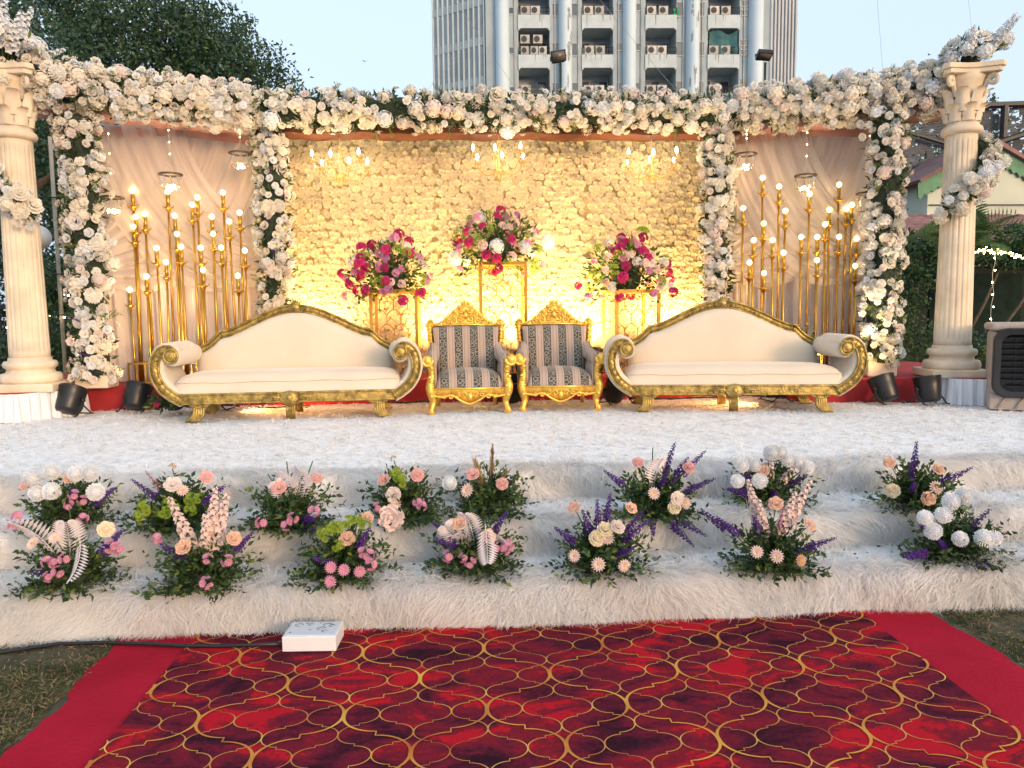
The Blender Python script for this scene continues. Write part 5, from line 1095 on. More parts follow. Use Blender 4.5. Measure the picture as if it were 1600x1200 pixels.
small_plant((3.02, 7.45, .79), .42, 7, 'low leafy plant behind the right sofa, left of the upright one', None)
small_plant((3.50, 7.40, .79), .42, 7, 'low leafy plant behind the right sofa, right of the upright one', None)
dome('floor_bouquet', 'dark leafy bouquet with red flowers lying on the fur behind the left sofa leg', 'bouquet', (-2.68, 7.05, .58), .24, .2, [('carnation_magenta', 4, .03, .045, 'flower')], 420, (.04, .08))
# ================================================================== BACKGROUND
# tower block -------------------------------------------------------
tw = thing('tower_block', 'weathered pale blue apartment tower with balconies and vertical fins behind the stage', 'building', (12.99, 61, 0), radians(-1.8))
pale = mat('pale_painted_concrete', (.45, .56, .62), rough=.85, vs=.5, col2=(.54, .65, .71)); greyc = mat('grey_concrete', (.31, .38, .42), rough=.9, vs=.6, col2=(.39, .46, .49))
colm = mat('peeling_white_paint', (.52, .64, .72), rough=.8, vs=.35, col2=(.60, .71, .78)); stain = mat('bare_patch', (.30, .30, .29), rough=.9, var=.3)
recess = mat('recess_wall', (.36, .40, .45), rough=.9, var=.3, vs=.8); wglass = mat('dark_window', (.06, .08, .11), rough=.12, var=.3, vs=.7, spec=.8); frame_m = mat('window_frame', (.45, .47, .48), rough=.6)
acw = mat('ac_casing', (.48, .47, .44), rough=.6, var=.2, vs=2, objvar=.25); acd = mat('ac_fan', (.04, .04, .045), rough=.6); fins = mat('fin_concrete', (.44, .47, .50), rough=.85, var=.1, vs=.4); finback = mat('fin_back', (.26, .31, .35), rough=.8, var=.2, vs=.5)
px2x = lambda p: (p-980)/19.6
ZB, FH = 20.6, 3.0
floors = range(-2, 4)              # floor k: parapet bottom at ZB+k*FH
H0 = 36.; zlo = ZB-2*FH
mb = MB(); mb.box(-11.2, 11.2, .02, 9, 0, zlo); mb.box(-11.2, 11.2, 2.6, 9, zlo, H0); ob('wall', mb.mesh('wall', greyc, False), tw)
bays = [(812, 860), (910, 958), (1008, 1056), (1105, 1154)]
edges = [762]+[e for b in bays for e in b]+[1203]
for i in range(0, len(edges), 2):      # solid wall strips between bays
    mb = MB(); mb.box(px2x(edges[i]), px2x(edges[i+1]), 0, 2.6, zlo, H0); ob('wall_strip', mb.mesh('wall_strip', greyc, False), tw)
for a, b in ((777, 798), (874, 894), (973, 993), (1071, 1091), (1168, 1190)):
    mb = MB(); x0, x1 = px2x(a), px2x(b); n_ = 10
    mb.add([(x0+(x1-x0)*k/n_, -.25-.55*sin(pi*k/n_)**.6, z) for z in (0, H0) for k in range(n_+1)]+[(x1, .01, 0), (x0, .01, 0), (x1, .01, H0), (x0, .01, H0)], [(k, k+1, n_+2+k, n_+1+k) for k in range(n_)]+[(n_, 2*n_+2, 2*n_+4, 2*n_+1), (0, n_+1, 2*n_+5, 2*n_+3)])
    o = ob('column', mb.mesh('column', colm), tw)
    if a in (874, 1071):
        mb = MB(); rs = random.Random(a)
        for k in range(10 if a == 874 else 16):
            cx, cz = (rs.uniform(.62, .98) if a == 874 else rs.uniform(.2, .8)), rs.uniform(19, 26); w_ = rs.uniform(.05, .2)*(1 if a == 874 else .5); h_ = rs.uniform(.2, .9)
            P = [(min(1, max(0, cx+w_*cos(q)*rs.uniform(.4, 1))), cz+h_*sin(q)*rs.uniform(.4, 1)) for q in np.linspace(0, 2*pi, 11)[:-1]]
            mb.add([(x0+(x1-x0)*p, -.262-.55*max(0, sin(pi*p))**.6, z) for p, z in P], [tuple(range(10))])
        ob('peeled_patch', mb.mesh('peeled_patch', stain, False), o)
mb = MB(); mb.box(-.40, .40, 0, .5, 0, .72); acb = mb.mesh('ac_unit', acw, False)
mb = MB(); mb.lathe([(.24, 0), (.26, .02), (.22, .03), (.10, .02), (.06, .035), (.001, .035)], 14, cap=False); m2 = MB(); m2.join(mb, Matrix.Translation((-.08, 0, .36)) @ Matrix.Rotation(pi/2, 4, 'X')); acf = m2.mesh('fan_guard', acd, False)
parap = mat('stained_parapet', (.44, .51, .53), rough=.85, vs=1.3, col2=(.53, .61, .65))
gm = mat('green_cloth', (.02, .32, .12), rough=.8)
mb = MB(); mb.grid(lambda u, v: (.45*u+.08*sin(v*5), -.02-.05*sin(u*9), -1.0*v+.1*sin(u*6)), 8, 8); 
tag(ob('hung_cloth', mb.mesh('hung_cloth', gm), None, (13.0+px2x(1050), 60.9, 25.1)), 'green cloth hung over a balcony rail of the tower', 'cloth')
rs = random.Random(3)
for bi, (a, b) in enumerate(bays):
    x0, x1 = px2x(a), px2x(b); w_ = x1-x0
    for k in floors:
        z0 = ZB+k*FH
        if not (k in (-1, 0, 1)): 
            mb = MB(); mb.box(x0, x1, 0, .2, z0, z0+1.0); mb.box(x0, x1, .3, 2.6, z0+.0, z0+.15); bal = ob('balcony', mb.mesh('balcony', parap, False), tw); continue
        mb = MB(); c_ = .18
        mb.add([(x0-.02, -.12, z0+.0), (x1+.02, -.12, z0), (x1+.02, -.12, z0+1.0), (x0-.02, -.12, z0+1.0), (x0-.02, .10, z0), (x1+.02, .10, z0), (x1+.02, .10, z0+1.0), (x0-.02, .10, z0+1.0)], [(0, 1, 2, 3), (3, 2, 6, 7), (7, 6, 5, 4), (4, 5, 1, 0), (1, 5, 6, 2), (0, 3, 7, 4)])
        mb.box(x0, x1, .10, 2.6, z0-.0, z0+.16)
        for s_, xx in ((1, x0), (-1, x1)):     # chamfered head of the opening below
            mb.add([(xx, -.1, z0), (xx+s_*c_, -.1, z0), (xx, -.1, z0-c_), (xx, .2, z0), (xx+s_*c_, .2, z0), (xx, .2, z0-c_)], [(0, 1, 2), (3, 5, 4), (1, 4, 5, 2)])
        bal = ob('balcony', mb.mesh('balcony', parap, False), tw)
        mb = MB()
        for j in range(rs.randint(2, 4)):
            xx = rs.uniform(x0+.1, x1-.2); ww = rs.uniform(.03, .12); hh = rs.uniform(.3, .9); mb.add([(xx, -.124, z0+1.0), (xx+ww, -.124, z0+1.0), (xx+ww*.6, -.124, z0+1.0-hh), (xx+ww*.2, -.124, z0+1.0-hh)], [(0, 3, 2, 1)])
        ob('rust_streak', mb.mesh('rust_streak', mat('grime', (.28, .27, .26), rough=.9), False), bal, kind='stuff')
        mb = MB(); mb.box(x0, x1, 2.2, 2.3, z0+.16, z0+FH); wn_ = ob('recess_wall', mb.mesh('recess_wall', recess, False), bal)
        zw0, zw1 = z0+1.1, z0+2.55; np_ = 3
        for j in range(np_):
            mb = MB(); mb.box(x0+.1+(w_-.2)*j/np_+.04, x0+.1+(w_-.2)*(j+1)/np_-.04, 2.15, 2.18, zw0, zw1); p_ = ob('window_pane', mb.mesh('window_pane', rs.choice((wglass, wglass, mat('curtained_window', (.20, .24, .30), rough=.25, var=.2, vs=1), mat('pale_curtain', (.42, .44, .46), rough=.4, var=.1))), False), bal)
        mb = MB()
        for j in range(np_+1): mb.box(x0+.1+(w_-.2)*j/np_-.03, x0+.1+(w_-.2)*j/np_+.03, 2.1, 2.19, zw0-.05, zw1+.05)
        mb.box(x0+.05, x1-.05, 2.1, 2.19, zw1+.05, zw1+.12); ob('window_frame', mb.mesh('window_frame', frame_m, False), bal)
        mb = MB()
        for zz in (1.25, 1.55): mb.tube([(x0, -.05, z0+zz), (x1, -.05, z0+zz)], .025, 5)
        for j in range(6): mb.box(x0+w_*j/5-.015, x0+w_*j/5+.015, -.065, -.035, z0+1, z0+1.56)
        ob('rail', mb.mesh('rail', blackmetal, False), bal)
        n_ac = {(0, 0): 5}.get((bi, k), rs.choice((1, 2, 2)))
        for j in range(n_ac):
            lx, lz = (x0+.5+j*.85, z0+1.02) if n_ac < 5 else ((x0+.45+j*.75, z0+1.02) if j < 3 else (x0+.5+(j-3)*.95, z0+1.85))
            u_ = ob('ac_unit', acb, bal, (lx+rs.uniform(-.08, .08), -.12, lz)); u_.scale = (.9, 1, .9) if n_ac < 5 or j > 2 else (.75, 1, .85); ob('fan_guard', acf, u_)
for (a, b, f0, h_) in ((797, 804, .9, .45), (865, 873, .75, .9), (895, 902, .75, .9), (964, 972, 1.15, .5), (993, 999, 1.15, .5), (1057, 1068, .75, 1.0), (1091, 1099, .75, 1.0), (1157, 1167, .8, .35), (1157, 1167, 1.5, .4)):
    for k in (-2, -1, 0, 1):
        z0 = ZB+k*FH+f0+.2; mb = MB(); mb.box(px2x(a), px2x(b), -.012, .02, z0, z0+h_); wv = ob('small_window', mb.mesh('small_window', wglass, False), tw)
        mb = MB(); mb.box(px2x(a)-.05, px2x(b)+.05, -.06, .02, z0-.07, z0-.003); mb.box(px2x(a)-.05, px2x(b)+.05, -.05, .02, z0+h_+.003, z0+h_+.05); ob('sill', mb.mesh('sill', frame_m, False), wv)
for p_ in (806, 868, 904, 966, 1001, 1066, 1096, 1161):
    mb = MB(); mb.tube([(px2x(p_), -.07, 0), (px2x(p_), -.07, H0)], .05, 6); ob('drain_pipe', mb.mesh('drain_pipe', mat('old_pipe', (.36, .37, .37), rough=.8, var=.25, vs=.6)), tw)
mb = MB(); mb.grid(lambda u, v: (px2x(1108)+2.2*u, .05+.12*sin(u*11)+.1*sin(v*5), 23.35-1.75*v+.15*sin(u*7)), 16, 8); ob('balcony_net', mb.mesh('balcony_net', mat('teal_net', (.05, .16, .17), rough=.8, var=.4, vs=2, alpha=.8)), tw)
for s_ in (-1, 1):                       # angled wings behind vertical fins
    A = Vector((s_*11.2, .3, 0)); B = Vector((s_*(15.4 if s_ < 0 else 13.9), 3.0 if s_ < 0 else 2.2, 0)); d = (B-A).normalized(); nr = Vector((d.y*s_, -d.x*s_, 0)); L_ = (B-A).length
    if nr.y > 0: nr = -nr
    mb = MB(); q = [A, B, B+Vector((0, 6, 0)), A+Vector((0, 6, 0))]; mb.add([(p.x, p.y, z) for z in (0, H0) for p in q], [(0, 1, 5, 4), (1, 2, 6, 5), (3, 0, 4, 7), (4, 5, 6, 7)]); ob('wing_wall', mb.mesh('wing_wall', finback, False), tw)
    nf = 10 if s_ < 0 else 7
    for k in range(nf+1):
        p = A+d*L_*(k+.0)/nf; e = .04 if s_ < 0 else .12; pro = .14 if s_ < 0 else .45; mb = MB(); q = [p-d*e+nr*pro, p+d*e+nr*pro, p+d*e-nr*.01, p-d*e-nr*.01]; mb.add([(v.x, v.y, z) for z in (0, H0) for v in q], [(0, 1, 5, 4), (1, 2, 6, 5), (2, 3, 7, 6), (3, 0, 4, 7), (4, 5, 6, 7)]); ob('fin', mb.mesh('fin', pale if s_ < 0 else fins, False), tw)
    if s_ < 0:
        for k in range(-2, 3):
            z0 = ZB+k*FH*1.0+1.9; mb = MB(); q = [A+nr*.06, B+nr*.06, B, A]; mb.add([(v.x, v.y, z) for z in (z0, z0+.6) for v in q], [(0, 1, 5, 4), (4, 5, 6, 7), (0, 3, 2, 1), (1, 2, 6, 5), (3, 0, 4, 7)]); ob('spandrel', mb.mesh('spandrel', greyc, False), tw)

# trees -------------------------------------------------------------
def crown_mesh(name, blobs, n, size, mats, p=None, shell=.55):
    vol = np.array([b[3]*b[4]*b[5] for b in blobs])**.67; cnt = rng.multinomial(n//14, vol/vol.sum()); P = []; D = []
    for b, k in zip(blobs, cnt):
        d = rdir(k); r = shell+(1-shell)*rng.random(k)**.6; c_ = np.array(b[:3])+d*r[:, None]*np.array(b[3:6])
        cs = rng.uniform(.4, 1.0, k)*min(.26, min(b[3:6])*.2)
        for i in range(k): P.append(c_[i]+rng.normal(size=(14, 3))*cs[i]*[1, 1, .7]); D.append(d[i]*.7+rng.normal(size=(14, 3))*.7-[0, 0, .25])
    P = np.concatenate(P); D = np.concatenate(D); k = len(P)
    return leaves(name, P, D, rng.uniform(.6, 1.3, k)*size, rng.uniform(.4, .6, k)*size, mats, midx=rng.choice(len(mats), k, p=p))
tl1 = mat('tree_leaf', (.042, .092, .048), rough=.5, var=.5, vs=.9, transl=.3, spec=.3); tl2 = mat('tree_leaf_olive', (.10, .15, .055), rough=.5, var=.4, vs=.8, transl=.3, spec=.3); tl3 = mat('tree_leaf_bluish', (.045, .085, .065), rough=.45, var=.4, vs=.8, transl=.2, spec=.35)
def tree(name, label, loc, blobs, n, size, trunk, mats, p=None, group=None, shell=.55):
    t = thing(name, label, 'tree', loc, 0, group)
    ob('crown', crown_mesh('crown', blobs, n, size, mats, p, shell), t)
    mb = MB(); top = Vector(trunk[0]); r = trunk[1]
    mb.tube(smooth([(0, 0, -.05), (top.x*.3+.1, top.y*.3, top.z*.35), (top.x*.7-.05, top.y*.7, top.z*.75), tuple(top)], 4), list(np.linspace(r, r*.6, 13)), 10)
    for k, b in enumerate(blobs[:9]):
        c_ = Vector(b[:3]); mid = top+(c_-top)*.5+Vector((random.gauss(0, .2), random.gauss(0, .2), .1)); st = top*random.uniform(.75, 1)
        mb.tube(smooth([tuple(st), tuple(mid), tuple(c_)], 4), list(np.linspace(r*.45, r*.12, 9)), 6)
    ob('trunk', mb.mesh('trunk', bark), t); return t
tree('big_tree', 'huge dark evergreen tree rising behind the left garland and pillar', (-11.0, 25, 0),
     [(-1, 0, 8.2, 4.5, 3.5, 3.6), (2.0, -.5, 8.0, 3.0, 3, 2.9), (3.6, -.3, 6.9, 2.1, 2.2, 1.9), (4.6, 0, 5.8, 1.6, 1.8, 1.5), (-5, 0, 7.5, 3, 3, 3.4), (.5, -1, 5.5, 3.5, 2.5, 2), (-3, -1, 5.3, 3.5, 2.5, 2.2), (1, 0, 10.6, 2.6, 2.5, 1.9), (-3, 0, 10.8, 3, 2.6, 2.0), (4.0, 0, 4.6, 2.0, 2, 1.4), (3.2, -.6, 8.6, 1.7, 1.6, 1.5), (2.6, -.8, 6.2, 2.2, 2, 1.8), (5.3, -.3, 6.4, 1.3, 1.2, 1.2), (5.9, -.2, 5.4, 1.4, 1.2, 1.2), (4.2, -.3, 8.5, 1.75, 1.5, 1.5), (3.3, 0, 10.0, 1.5, 1.5, 1.2), (4.9, 0, 7.6, 1.6, 1.4, 1.4), (1.5, -1, 9.6, 2, 1.8, 1.6)], 115000, .145, ((-.2, 0, 4.2), .55), [tl1, tl2, tl3], [.5, .2, .3])
tree('dark_tree', 'dark spreading tree close behind the left pillar', (-8.6, 15.5, 0),
     [(0, 0, 5.2, 2.4, 2, 1.5), (-2, 0, 4.6, 2, 1.8, 1.6), (1.2, 0, 4.3, 1.6, 1.4, 1.1), (.2, 0, 3.2, 2.0, 1.4, .9), (1.6, 0, 2.2, 1.4, 1.2, .9), (-1.5, 0, 2.5, 1.6, 1.2, 1.1), (-.5, 0, 6.5, 2.2, 1.8, 1.0)], 20000, .12, ((0, 0, 3.6), .28), [tl1, tl3, leaf_dark], [.5, .3, .2])
tree('roadside_tree', 'sparse twiggy tree seen through the canopy net at the right', (13.6, 22, 0),
     [(0, 0, 6.2, 1.8, 1.6, 1.1), (-1.5, 0, 5.4, 1.6, 1.4, 1.2), (1.6, 0, 6.8, 1.3, 1.3, .9), (2.8, 0, 5.6, 1.6, 1.4, 1.2), (.4, 0, 4.8, 1.8, 1.5, 1.0)], 6500, .13, ((0, 0, 4.2), .2), [tl2, tl3, leaf_mid], [.4, .3, .3], None, .2)
tree('far_tree', 'pale feathery treetop just right of the right pillar capital', (15.6, 26, 0), [(0, 0, 6.9, 1.3, 1.2, .7), (-.8, 0, 6.5, .9, .9, .6), (.9, 0, 6.4, 1.0, .9, .7)], 2400, .12, ((0, 0, 5.6), .16), [tl2, tl3], [.5, .5], None, .2)
def shrub(name, label, loc, blobs, n, size, mats, cat='shrub', group=None):
    t = thing(name, label, cat, loc, 0, group); ob('foliage', crown_mesh('foliage', blobs, n, size, mats), t)
    mb = MB(); 
    for b in blobs: mb.tube([(b[0]*.4, b[1]*.4, 0), (b[0]*.8, b[1]*.8, b[2]*.6), (b[0], b[1], b[2])], [.04, .03, .015], 6)
    ob('stem', mb.mesh('stem', bark), t)
shrub('shrub', 'dark leafy shrub between the left pillar and the tall flower column', (-5.25, 10.6, 0), [(0, 0, 1.35, .62, .5, .55), (.15, 0, .75, .75, .5, .6), (-.1, 0, 1.95, .45, .4, .4)], 4500, .085, [leaf_dark, leaf_mid, tl1])
shrub('shrub', 'low dark shrub at the far left behind the left pillar', (-6.7, 11.5, 0), [(0, 0, .6, 1.0, .6, .55), (.5, 0, .9, .6, .5, .5), (-1, 0, .7, .9, .6, .6)], 3500, .085, [leaf_dark, tl1, tl3])
shrub('hedge', 'tall clipped green hedge behind the right flower column and pillar', (7.3, 12.6, 0), [(-.2, 0, 1.9, .8, .6, .75), (-.6, 0, 1.0, .8, .6, .9), (.55, .1, 2.35, .75, .5, .42), (1.3, .1, 2.5, .7, .5, .36), (2.1, .1, 2.5, .7, .5, .36), (2.9, .1, 2.45, .7, .5, .38), (3.7, .1, 2.4, .7, .5, .40)], 14000, .085, [leaf_dark, leaf_mid, tl1], 'hedge')
shrub('conifer_shrub', 'bright green feathery conifer shrub between the right flower column and pillar', (6.35, 10.6, 0), [(0, 0, .75, .55, .5, .75), (.35, 0, .6, .45, .4, .6), (-.3, 0, 1.15, .3, .3, .45)], 5000, .06, [leaf_mid, tl2, leaf_dark])
shrub('shrub', 'low shrub in front of the dark doorway at the right', (8.2, 11.2, 0), [(0, 0, .6, .6, .4, .5), (.7, 0, .75, .55, .4, .4), (-.5, 0, .6, .4, .4, .5)], 2600, .07, [leaf_mid, leaf_dark, tl3])
shrub('garden_hedge', 'dark mass of garden shrubs closing the view behind the stage', (0, 19, 0), [(x, 0, 1.6, 1.7, .8, 1.5) for x in np.arange(-7, 8, 2.2)], 12000, .13, [tl1, tl3, leaf_dark], 'hedge')
shrub('hedge', 'dark hedge closing the gap behind the iron fence at the far left', (-10.5, 18.5, 0), [(-2.4, 0, 1.5, 1.5, .8, 1.5), (0, 0, 1.7, 1.5, .8, 1.6), (2.2, 0, 1.5, 1.4, .8, 1.5)], 9000, .13, [tl1, tl3, leaf_dark], 'hedge')
# palm leaves beside the right pillar
t = thing('palm_plant', 'palm with narrow drooping leaflets just left of the right pillar garland', 'palm', (6.75, 10.0, 0)); mb = MB(); mb.tube([(0, 0, 0), (.04, 0, 1.2), (0, 0, 2.3)], [.09, .07, .05], 8); ob('trunk', mb.mesh('trunk', bark), t)
fmesh = fern_mb(18, 1.0, .35).mesh('palm_frond', leaf_mid, False)
for k in range(11): put('palm_frond', fmesh, t, (0, 0, 2.3), (cos(k*2.4), sin(k*2.4), .5+.5*(k % 3)), random.uniform(.6, .85))

# dark fence and pole at the left
t = thing('iron_fence', 'dark vertical bar fence behind the left pillar', 'fence', (-7.2, 12.6, 0))
for k in range(24):
    mb = MB(); mb.box(-1.9+.165*k-.015, -1.9+.165*k+.015, -.015, .015, 0, 1.9); ob('bar', mb.mesh('bar', blackmetal, False), t)
mb = MB(); mb.box(-2, 2, -.03, -.016, .25, .32); mb.box(-2, 2, -.03, -.016, 1.6, 1.67); ob('rail', mb.mesh('rail', blackmetal, False), t)
t = thing('bamboo_pole', 'thin upright pole with tie wires between the left pillar and flower column', 'pole', (-5.15, 10.0, 0)); mb = MB(); mb.tube([(0, 0, 0), (0, 0, 3.7)], .024, 9); ob('pole', mb.mesh('pole', mat('bamboo', (.30, .27, .22), rough=.8, var=.25)), t)
mb = MB()
for z in (2.0, 2.95): mb.tube([(-.9, .1, z+.02), (0, -.045, z), (1.2, .1, z-.02)], .008, 5)
ob('tie_wire', mb.mesh('tie_wire', blackmetal), t)
t = thing('wall_lamp', 'white globe lamp half hidden behind the left pillar', 'lamp', (-4.84, 9.0, 0)); mb = MB(); mb.tube([(0, 0, 0), (0, 0, 2.25)], .03, 8); ob('post', mb.mesh('post', blackmetal), t); mb = MB(); mb.ball((0, 0, 2.36), .14, 16, 10); ob('globe', mb.mesh('globe', mat('white_globe', (.6, .63, .62), rough=.3)), t)
t = thing('canopy_tent', 'grey white tent cloth hanging behind the left pillar', 'tent', (-5.05, 11.9, 0)); mb = MB(); mb.grid(lambda u, v: (-.2+.55*u*(1-.4*v)+.25*v, .1*sin(u*6), .2+1.9*(1-u*.6)*(1-v*.75)), 10, 12); ob('cloth', mb.mesh('cloth', mat('tent_cloth', (.45, .47, .46), rough=.8)), t)

# red tiled houses at the right -------------------------------------
tile_m = mat('old_roof_tile', (.22, .12, .115), rough=.85, var=.3, vs=4, objvar=.3); housew = mat('pale_green_wall', (.52, .56, .46), rough=.9, var=.08, vs=1.5); greenb = mat('green_bargeboard', (.10, .24, .14), rough=.7, var=.2); doorm = mat('dark_green_door', (.012, .024, .02), rough=.85, var=.3, spec=.1)
def roof(par_, x0, x1, y0, z0, y1, z1, nrow, ncol, parts=True):
    base = Vector((x0, y0, z0)); dv = Vector((0, y1-y0, z1-z0)); L_ = dv.length; d = dv/L_; cw = (x1-x0)/ncol; rh = L_/nrow; mb = MB()
    def f(u, v):
        a = u*pi; return ((u-.5)*cw*1.04, 0, 0)
    m_ = MB(); 
    for k in range(7):
        pass
    V = []; 
    for v in (0, 1.15):
        for k in range(7): u = k/6; V.append(((u-.5)*cw*1.06, v*rh*d.y-.0, v*rh*d.z+.035*sin(u*pi)+(.022 if v == 0 else 0)))
    V += [((k/6-.5)*cw*1.06, 0, .035*sin(k/6*pi)-.01) for k in range(7)]
    m_.add(V, [(k, k+1, k+8, k+7) for k in range(6)]+[(14+k, 15+k, k+1, k) for k in range(6)]); me = m_.mesh('roof_tile', tile_m)
    for r in range(nrow):
        for c_ in range(ncol): o = ob('roof_tile', me, par_, (x0+(c_+.5)*cw, y0+d.y*rh*r+random.uniform(-.012, .012), z0+d.z*rh*r+random.uniform(0, .008)))
    mb.add([(x0, y0, z0-.03), (x1, y0, z0-.03), (x1, y1, z1-.03), (x0, y1, z1-.03)], [(0, 1, 2, 3)]); ob('roof_deck', mb.mesh('roof_deck', mat('roof_wood', (.06, .045, .04)), False), par_)
ho = thing('garden_house', 'low pale green house with red tiled porch roof and green gable at the right', 'house', (10.2, 14.6, 0))
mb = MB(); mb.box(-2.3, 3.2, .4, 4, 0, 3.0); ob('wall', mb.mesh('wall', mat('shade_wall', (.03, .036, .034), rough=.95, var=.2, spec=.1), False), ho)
roof(ho, -2.6, 3.4, -.7, 2.86, .9, 3.38, 6, 26)
mb = MB(); mb.box(-2.6, 3.4, -.72, -.68, 2.72, 2.84); ob('fascia', mb.mesh('fascia', blackmetal, False), ho)
mb = MB(); mb.box(-.75, .05, .36, .398, 0, 2.15); ob('door', mb.mesh('door', doorm, False), ho); mb = MB(); mb.box(.12, 1.2, .36, .398, .0, 2.15); ob('door', mb.mesh('door', doorm, False), ho)
mb = MB(); mb.box(-.05, .85, .33, .36, 2.3, 2.36); ob('tube_light', mb.mesh('tube_light', mat('dim_tube', (.45, .6, .52), rough=.3)), ho)
mb = MB(); mb.box(-.55, 2.6, .9, 3, 3.3, 4.2); mb.add([(-.55, .9, 4.2), (2.6, .9, 4.2), (.85, .9, 4.75), (-.55, 3, 4.2), (2.6, 3, 4.2), (.85, 3, 4.75)], [(0, 1, 2), (4, 3, 5)]); ob('upper_wall', mb.mesh('upper_wall', housew, False), ho)
for s_ in (-1, 1):
    mb = MB(); A = Vector((.75, .85, 4.86)); B = Vector((.75+s_*1.55, .85, 4.05)); d = (B-A); V = []; n_ = 22
    for k in range(n_+1): p = A+d*k/n_; V += [(p.x, .84, p.z), (p.x, .84, p.z-.30-(.07 if k % 2 else 0))]
    mb.add(V, [(2*k, 2*k+1, 2*k+3, 2*k+2) for k in range(n_)]); mb.add([(v[0], .88, v[2]) for v in V], [(2*k, 2*k+2, 2*k+3, 2*k+1) for k in range(n_)]); ob('bargeboard', mb.mesh('bargeboard', greenb, False), ho)
    mb = MB(); nr = Vector((s_*.46, 0, .89))*.06; mb.add([tuple(A+Vector((0, -.1, 0))), tuple(B+Vector((0, -.1, 0))), tuple(B+Vector((0, 2.3, 0))), tuple(A+Vector((0, 2.3, 0))), tuple(A+nr+Vector((0, -.1, .03))), tuple(B+nr+Vector((0, -.1, 0))), tuple(B+nr+Vector((0, 2.3, 0))), tuple(A+nr+Vector((0, 2.3, .03)))], [(0, 1, 2, 3), (4, 7, 6, 5), (0, 4, 5, 1), (1, 5, 6, 2), (3, 2, 6, 7)]); ob('gable_roof', mb.mesh('gable_roof', tile_m, False), ho)
mb = MB(); mb.tube([(-.55, .86, 3.6), (2.6, .86, 3.6)], .012, 5); ob('pipe', mb.mesh('pipe', blackmetal), ho)
h2 = thing('tiled_house', 'house with old red tiled roof behind the right flower column', 'house', (9.0, 17.2, 0)); mb = MB(); mb.box(-1.2, 2.0, .3, 3, 0, 3.4); ob('wall', mb.mesh('wall', housew, False), h2); roof(h2, -1.5, 2.2, -.3, 3.35, 1.5, 4.35, 8, 16)
# black canopy frame with net
cf = thing('steel_canopy', 'black steel canopy frame with torn netting at the top right', 'canopy', (11.8, 17.6, 0)); bm_ = blackmetal
for nm, P, r in (('top_beam', [(-2.4, 0, 6.1), (2.6, 0, 6.28)], .07), ('post', [(.95, 0, 0), (.95, 0, 6.2)], .09), ('post', [(-2.2, 0, 0), (-2.2, 0, 6.1)], .07), ('sloping_beam', [(-2.4, -.1, 4.35), (2.6, -.1, 5.9)], .07), ('brace', [(-2.4, 0, 4.9), (-.9, 0, 6.1)], .055), ('brace', [(-2.2, 0, 5.8), (.9, 0, 4.95)], .05), ('lower_beam', [(-2.4, 0, 3.6), (1.0, -.05, 4.6)], .08)):
    mb = MB(); mb.tube(P, r, 6); ob(nm, mb.mesh(nm, bm_, False), cf)
mb = MB(); rs = random.Random(8)
for i in range(64):
    for j in range(30):
        u, v = i/64, j/30; x = -2.4+5*u; z = 6.08-1.85*v+.18*u; 
        if rs.random() < .20+.25*max(0, sin(u*9+v*4)): continue
        s_ = .05; y = .12+.05*sin(x*3+z*2); q = rs.uniform(-.4, .4)
        mb.add([(x-s_*cos(q), y, z-.04), (x+s_*cos(q), y+.02*q, z-.03), (x+s_, y, z+.035), (x-s_*.6, y+.03, z+.04)], [(0, 1, 2, 3)])
o = ob('netting', mb.mesh('netting', mat('grey_net', (.10, .105, .115), rough=.9, var=.4, vs=3), False), cf, kind='stuff')
# fairy light arch at the right
t = thing('fairy_light_arch', 'arch wrapped in yellow fairy lights with hanging strings, right of the right pillar', 'lights', (7.45, 10.2, 0))
P = [(-.85+.17*k*.9, .02*sin(k), 2.2+.05*sin(k*.5)-.012*(k-5)**2*.4+(-.02*max(0, k-9)**2)) for k in range(15)]; mb = MB(); mb.tube(P, .018, 6); ob('arch_rod', mb.mesh('arch_rod', stem_m), t)
mb = MB()
for k in range(120): q = random.random()*13.99; i = int(q); a, b = Vector(P[i]), Vector(P[i+1]); p = a+(b-a)*(q-i); mb.ball((p.x+random.gauss(0, .012), p.y-.02, p.z+random.gauss(0, .014)), .009, 5, 4)
ob('fairy_lights', mb.mesh('fairy_lights', fairy_m), t)
for x in (-.62, -.12, .42):
    i = max(0, min(13, int((x+.85)/.153))); zt = P[i][2]; mb = MB(); mb.tube([(x+.02*sin(k*2), -.02, zt-1.5*k/10) for k in range(11)], .004, 4)
    s_ = ob('light_string', mb.mesh('light_string', mat('clear_cord', (.6, .55, .5))), t); mb = MB()
    for k in range(8): mb.ball((x+.02*sin(k*2), -.026, zt-.1-1.35*k/8), .010, 5, 4)
    ob('fairy_lights', mb.mesh('fairy_lights', fairy_m), s_)
# fairy lights in the left shrubs
mb = MB()
for k in range(16): mb.ball((random.uniform(-5.6, -4.9), 9.9, random.uniform(.5, 2.0)), .012, 5, 4)
for k in range(14): mb.ball((random.uniform(-6.6, -5.6), 10.7, random.uniform(.4, 1.9)), .014, 5, 4)
tag(ob('fairy_lights', mb.mesh('fairy_lights', fairy_m)), 'tiny fairy lights strung through the dark shrubs at the left', 'lights', kind='stuff')

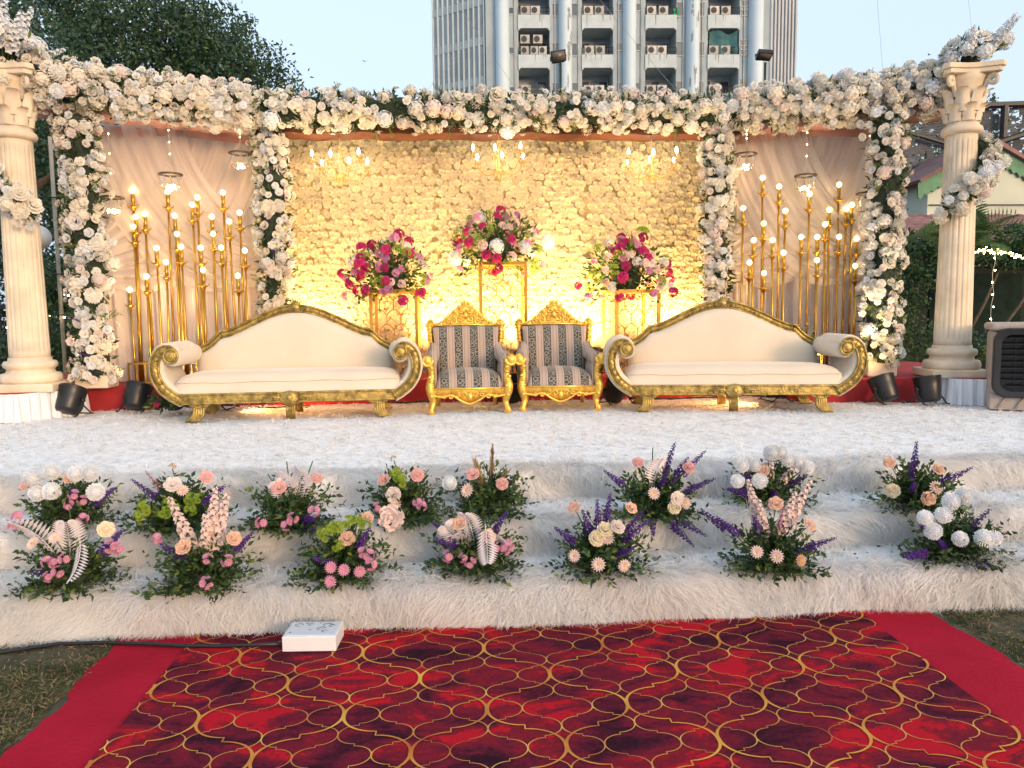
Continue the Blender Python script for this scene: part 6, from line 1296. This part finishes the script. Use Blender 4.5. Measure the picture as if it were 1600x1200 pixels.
# floodlights on poles, wires, birds --------------------------------
def flood(x, y, z, label, tx, tz):
    t = thing('floodlight', label, 'floodlight', (x, y, 0), 0, 'floodlights on poles above the centre garland')
    mb = MB(); mb.tube([(.04, 0, 0), (.04, 0, z-.1)], .022, 8); ob('pole', mb.mesh('pole', mat('dark_green_pole', (.02, .045, .035), rough=.5)), t)
    M = Matrix.Translation((0, -.05, z)) @ Matrix.Rotation(tz, 4, 'Y') @ Matrix.Rotation(tx, 4, 'X'); mb = MB(); mb.box(-.125, .125, -.03, .05, -.09, .09); m2 = MB(); m2.join(mb, M); ob('housing', m2.mesh('housing', black, False), t, bevel=.008)
    mb = MB(); mb.box(-.105, .105, -.034, -.0305, -.07, .07); m2 = MB(); m2.join(mb, M); ob('glass_front', m2.mesh('glass_front', mat('flood_glass', (.13, .115, .095), rough=.3)), t)
    mb = MB(); m2 = MB(); mb.tube([(-.13, .01, 0), (-.13, .06, -.05), (-.1, .07, -.1), (.1, .07, -.1), (.13, .06, -.05), (.13, .01, 0)], .01, 5); m2.join(mb, M); ob('bracket', m2.mesh('bracket', blackmetal), t)
flood(1.60, 13, 5.70, 'tilted black floodlight on a pole in front of the tower column', radians(18), radians(-9))
flood(5.10, 13, 5.74, 'black floodlight seen edge-on on a pole before the right edge of the tower', radians(62), radians(3))
mb = MB(); WR = [((-14, 40, 40), (8, 30, 2)), ((-10, 40, 40), (14, 30, 4)), ((-6, 50, 12), (10, 55, 34)), ((18, 38, 42), (22, 38, 6)), ((16, 38, 38), (34, 34, 7)), ((20, 38, 40), (36, 34, 9)), ((24, 40, 36), (27, 38, 8))]
WL = ['thin wire crossing the sky between the big tree and the tower']*2+['thin wire rising from the garland to the left edge of the tower']+['thin wire slanting across the white sky between the tower and the right pillar']*4
for k, (a, b) in enumerate(WR):
    a, b = Vector(a), Vector(b); mb = MB(); mb.tube([tuple(a+(b-a)*i/16+Vector((0, 0, -1.6*sin(pi*i/16)))) for i in range(17)], .008, 4)
    o = ob('overhead_wire', mb.mesh('overhead_wire', mat('thin_grey_wire', (.30, .32, .34)))); tag(o, WL[k], 'wire', 'overhead wires in the sky')
for (x, y, z, lb) in ((-7.4, 60, 20.6, 'tiny bird in the sky left of the tower'), (43.5, 60, 23.5, 'tiny bird high in the white sky at the right'), (37.0, 60, 21.5, 'tiny bird in the sky near the right garland')):
    mb = MB(); mb.ball((0, 0, 0), (.06, .2, .05), 8, 5)
    for s_ in (-1, 1): mb.add([(s_*.04, .1, .02), (s_*.3, .05, .14), (s_*.55, -.05, .08), (s_*.28, -.12, .12), (s_*.04, -.08, .02)], [(0, 1, 2, 3, 4)])
    bo = tag(ob('bird', mb.mesh('bird', black, False), None, (x, y, z), .5), lb, 'bird'); bo.scale = (.55, .55, .55)
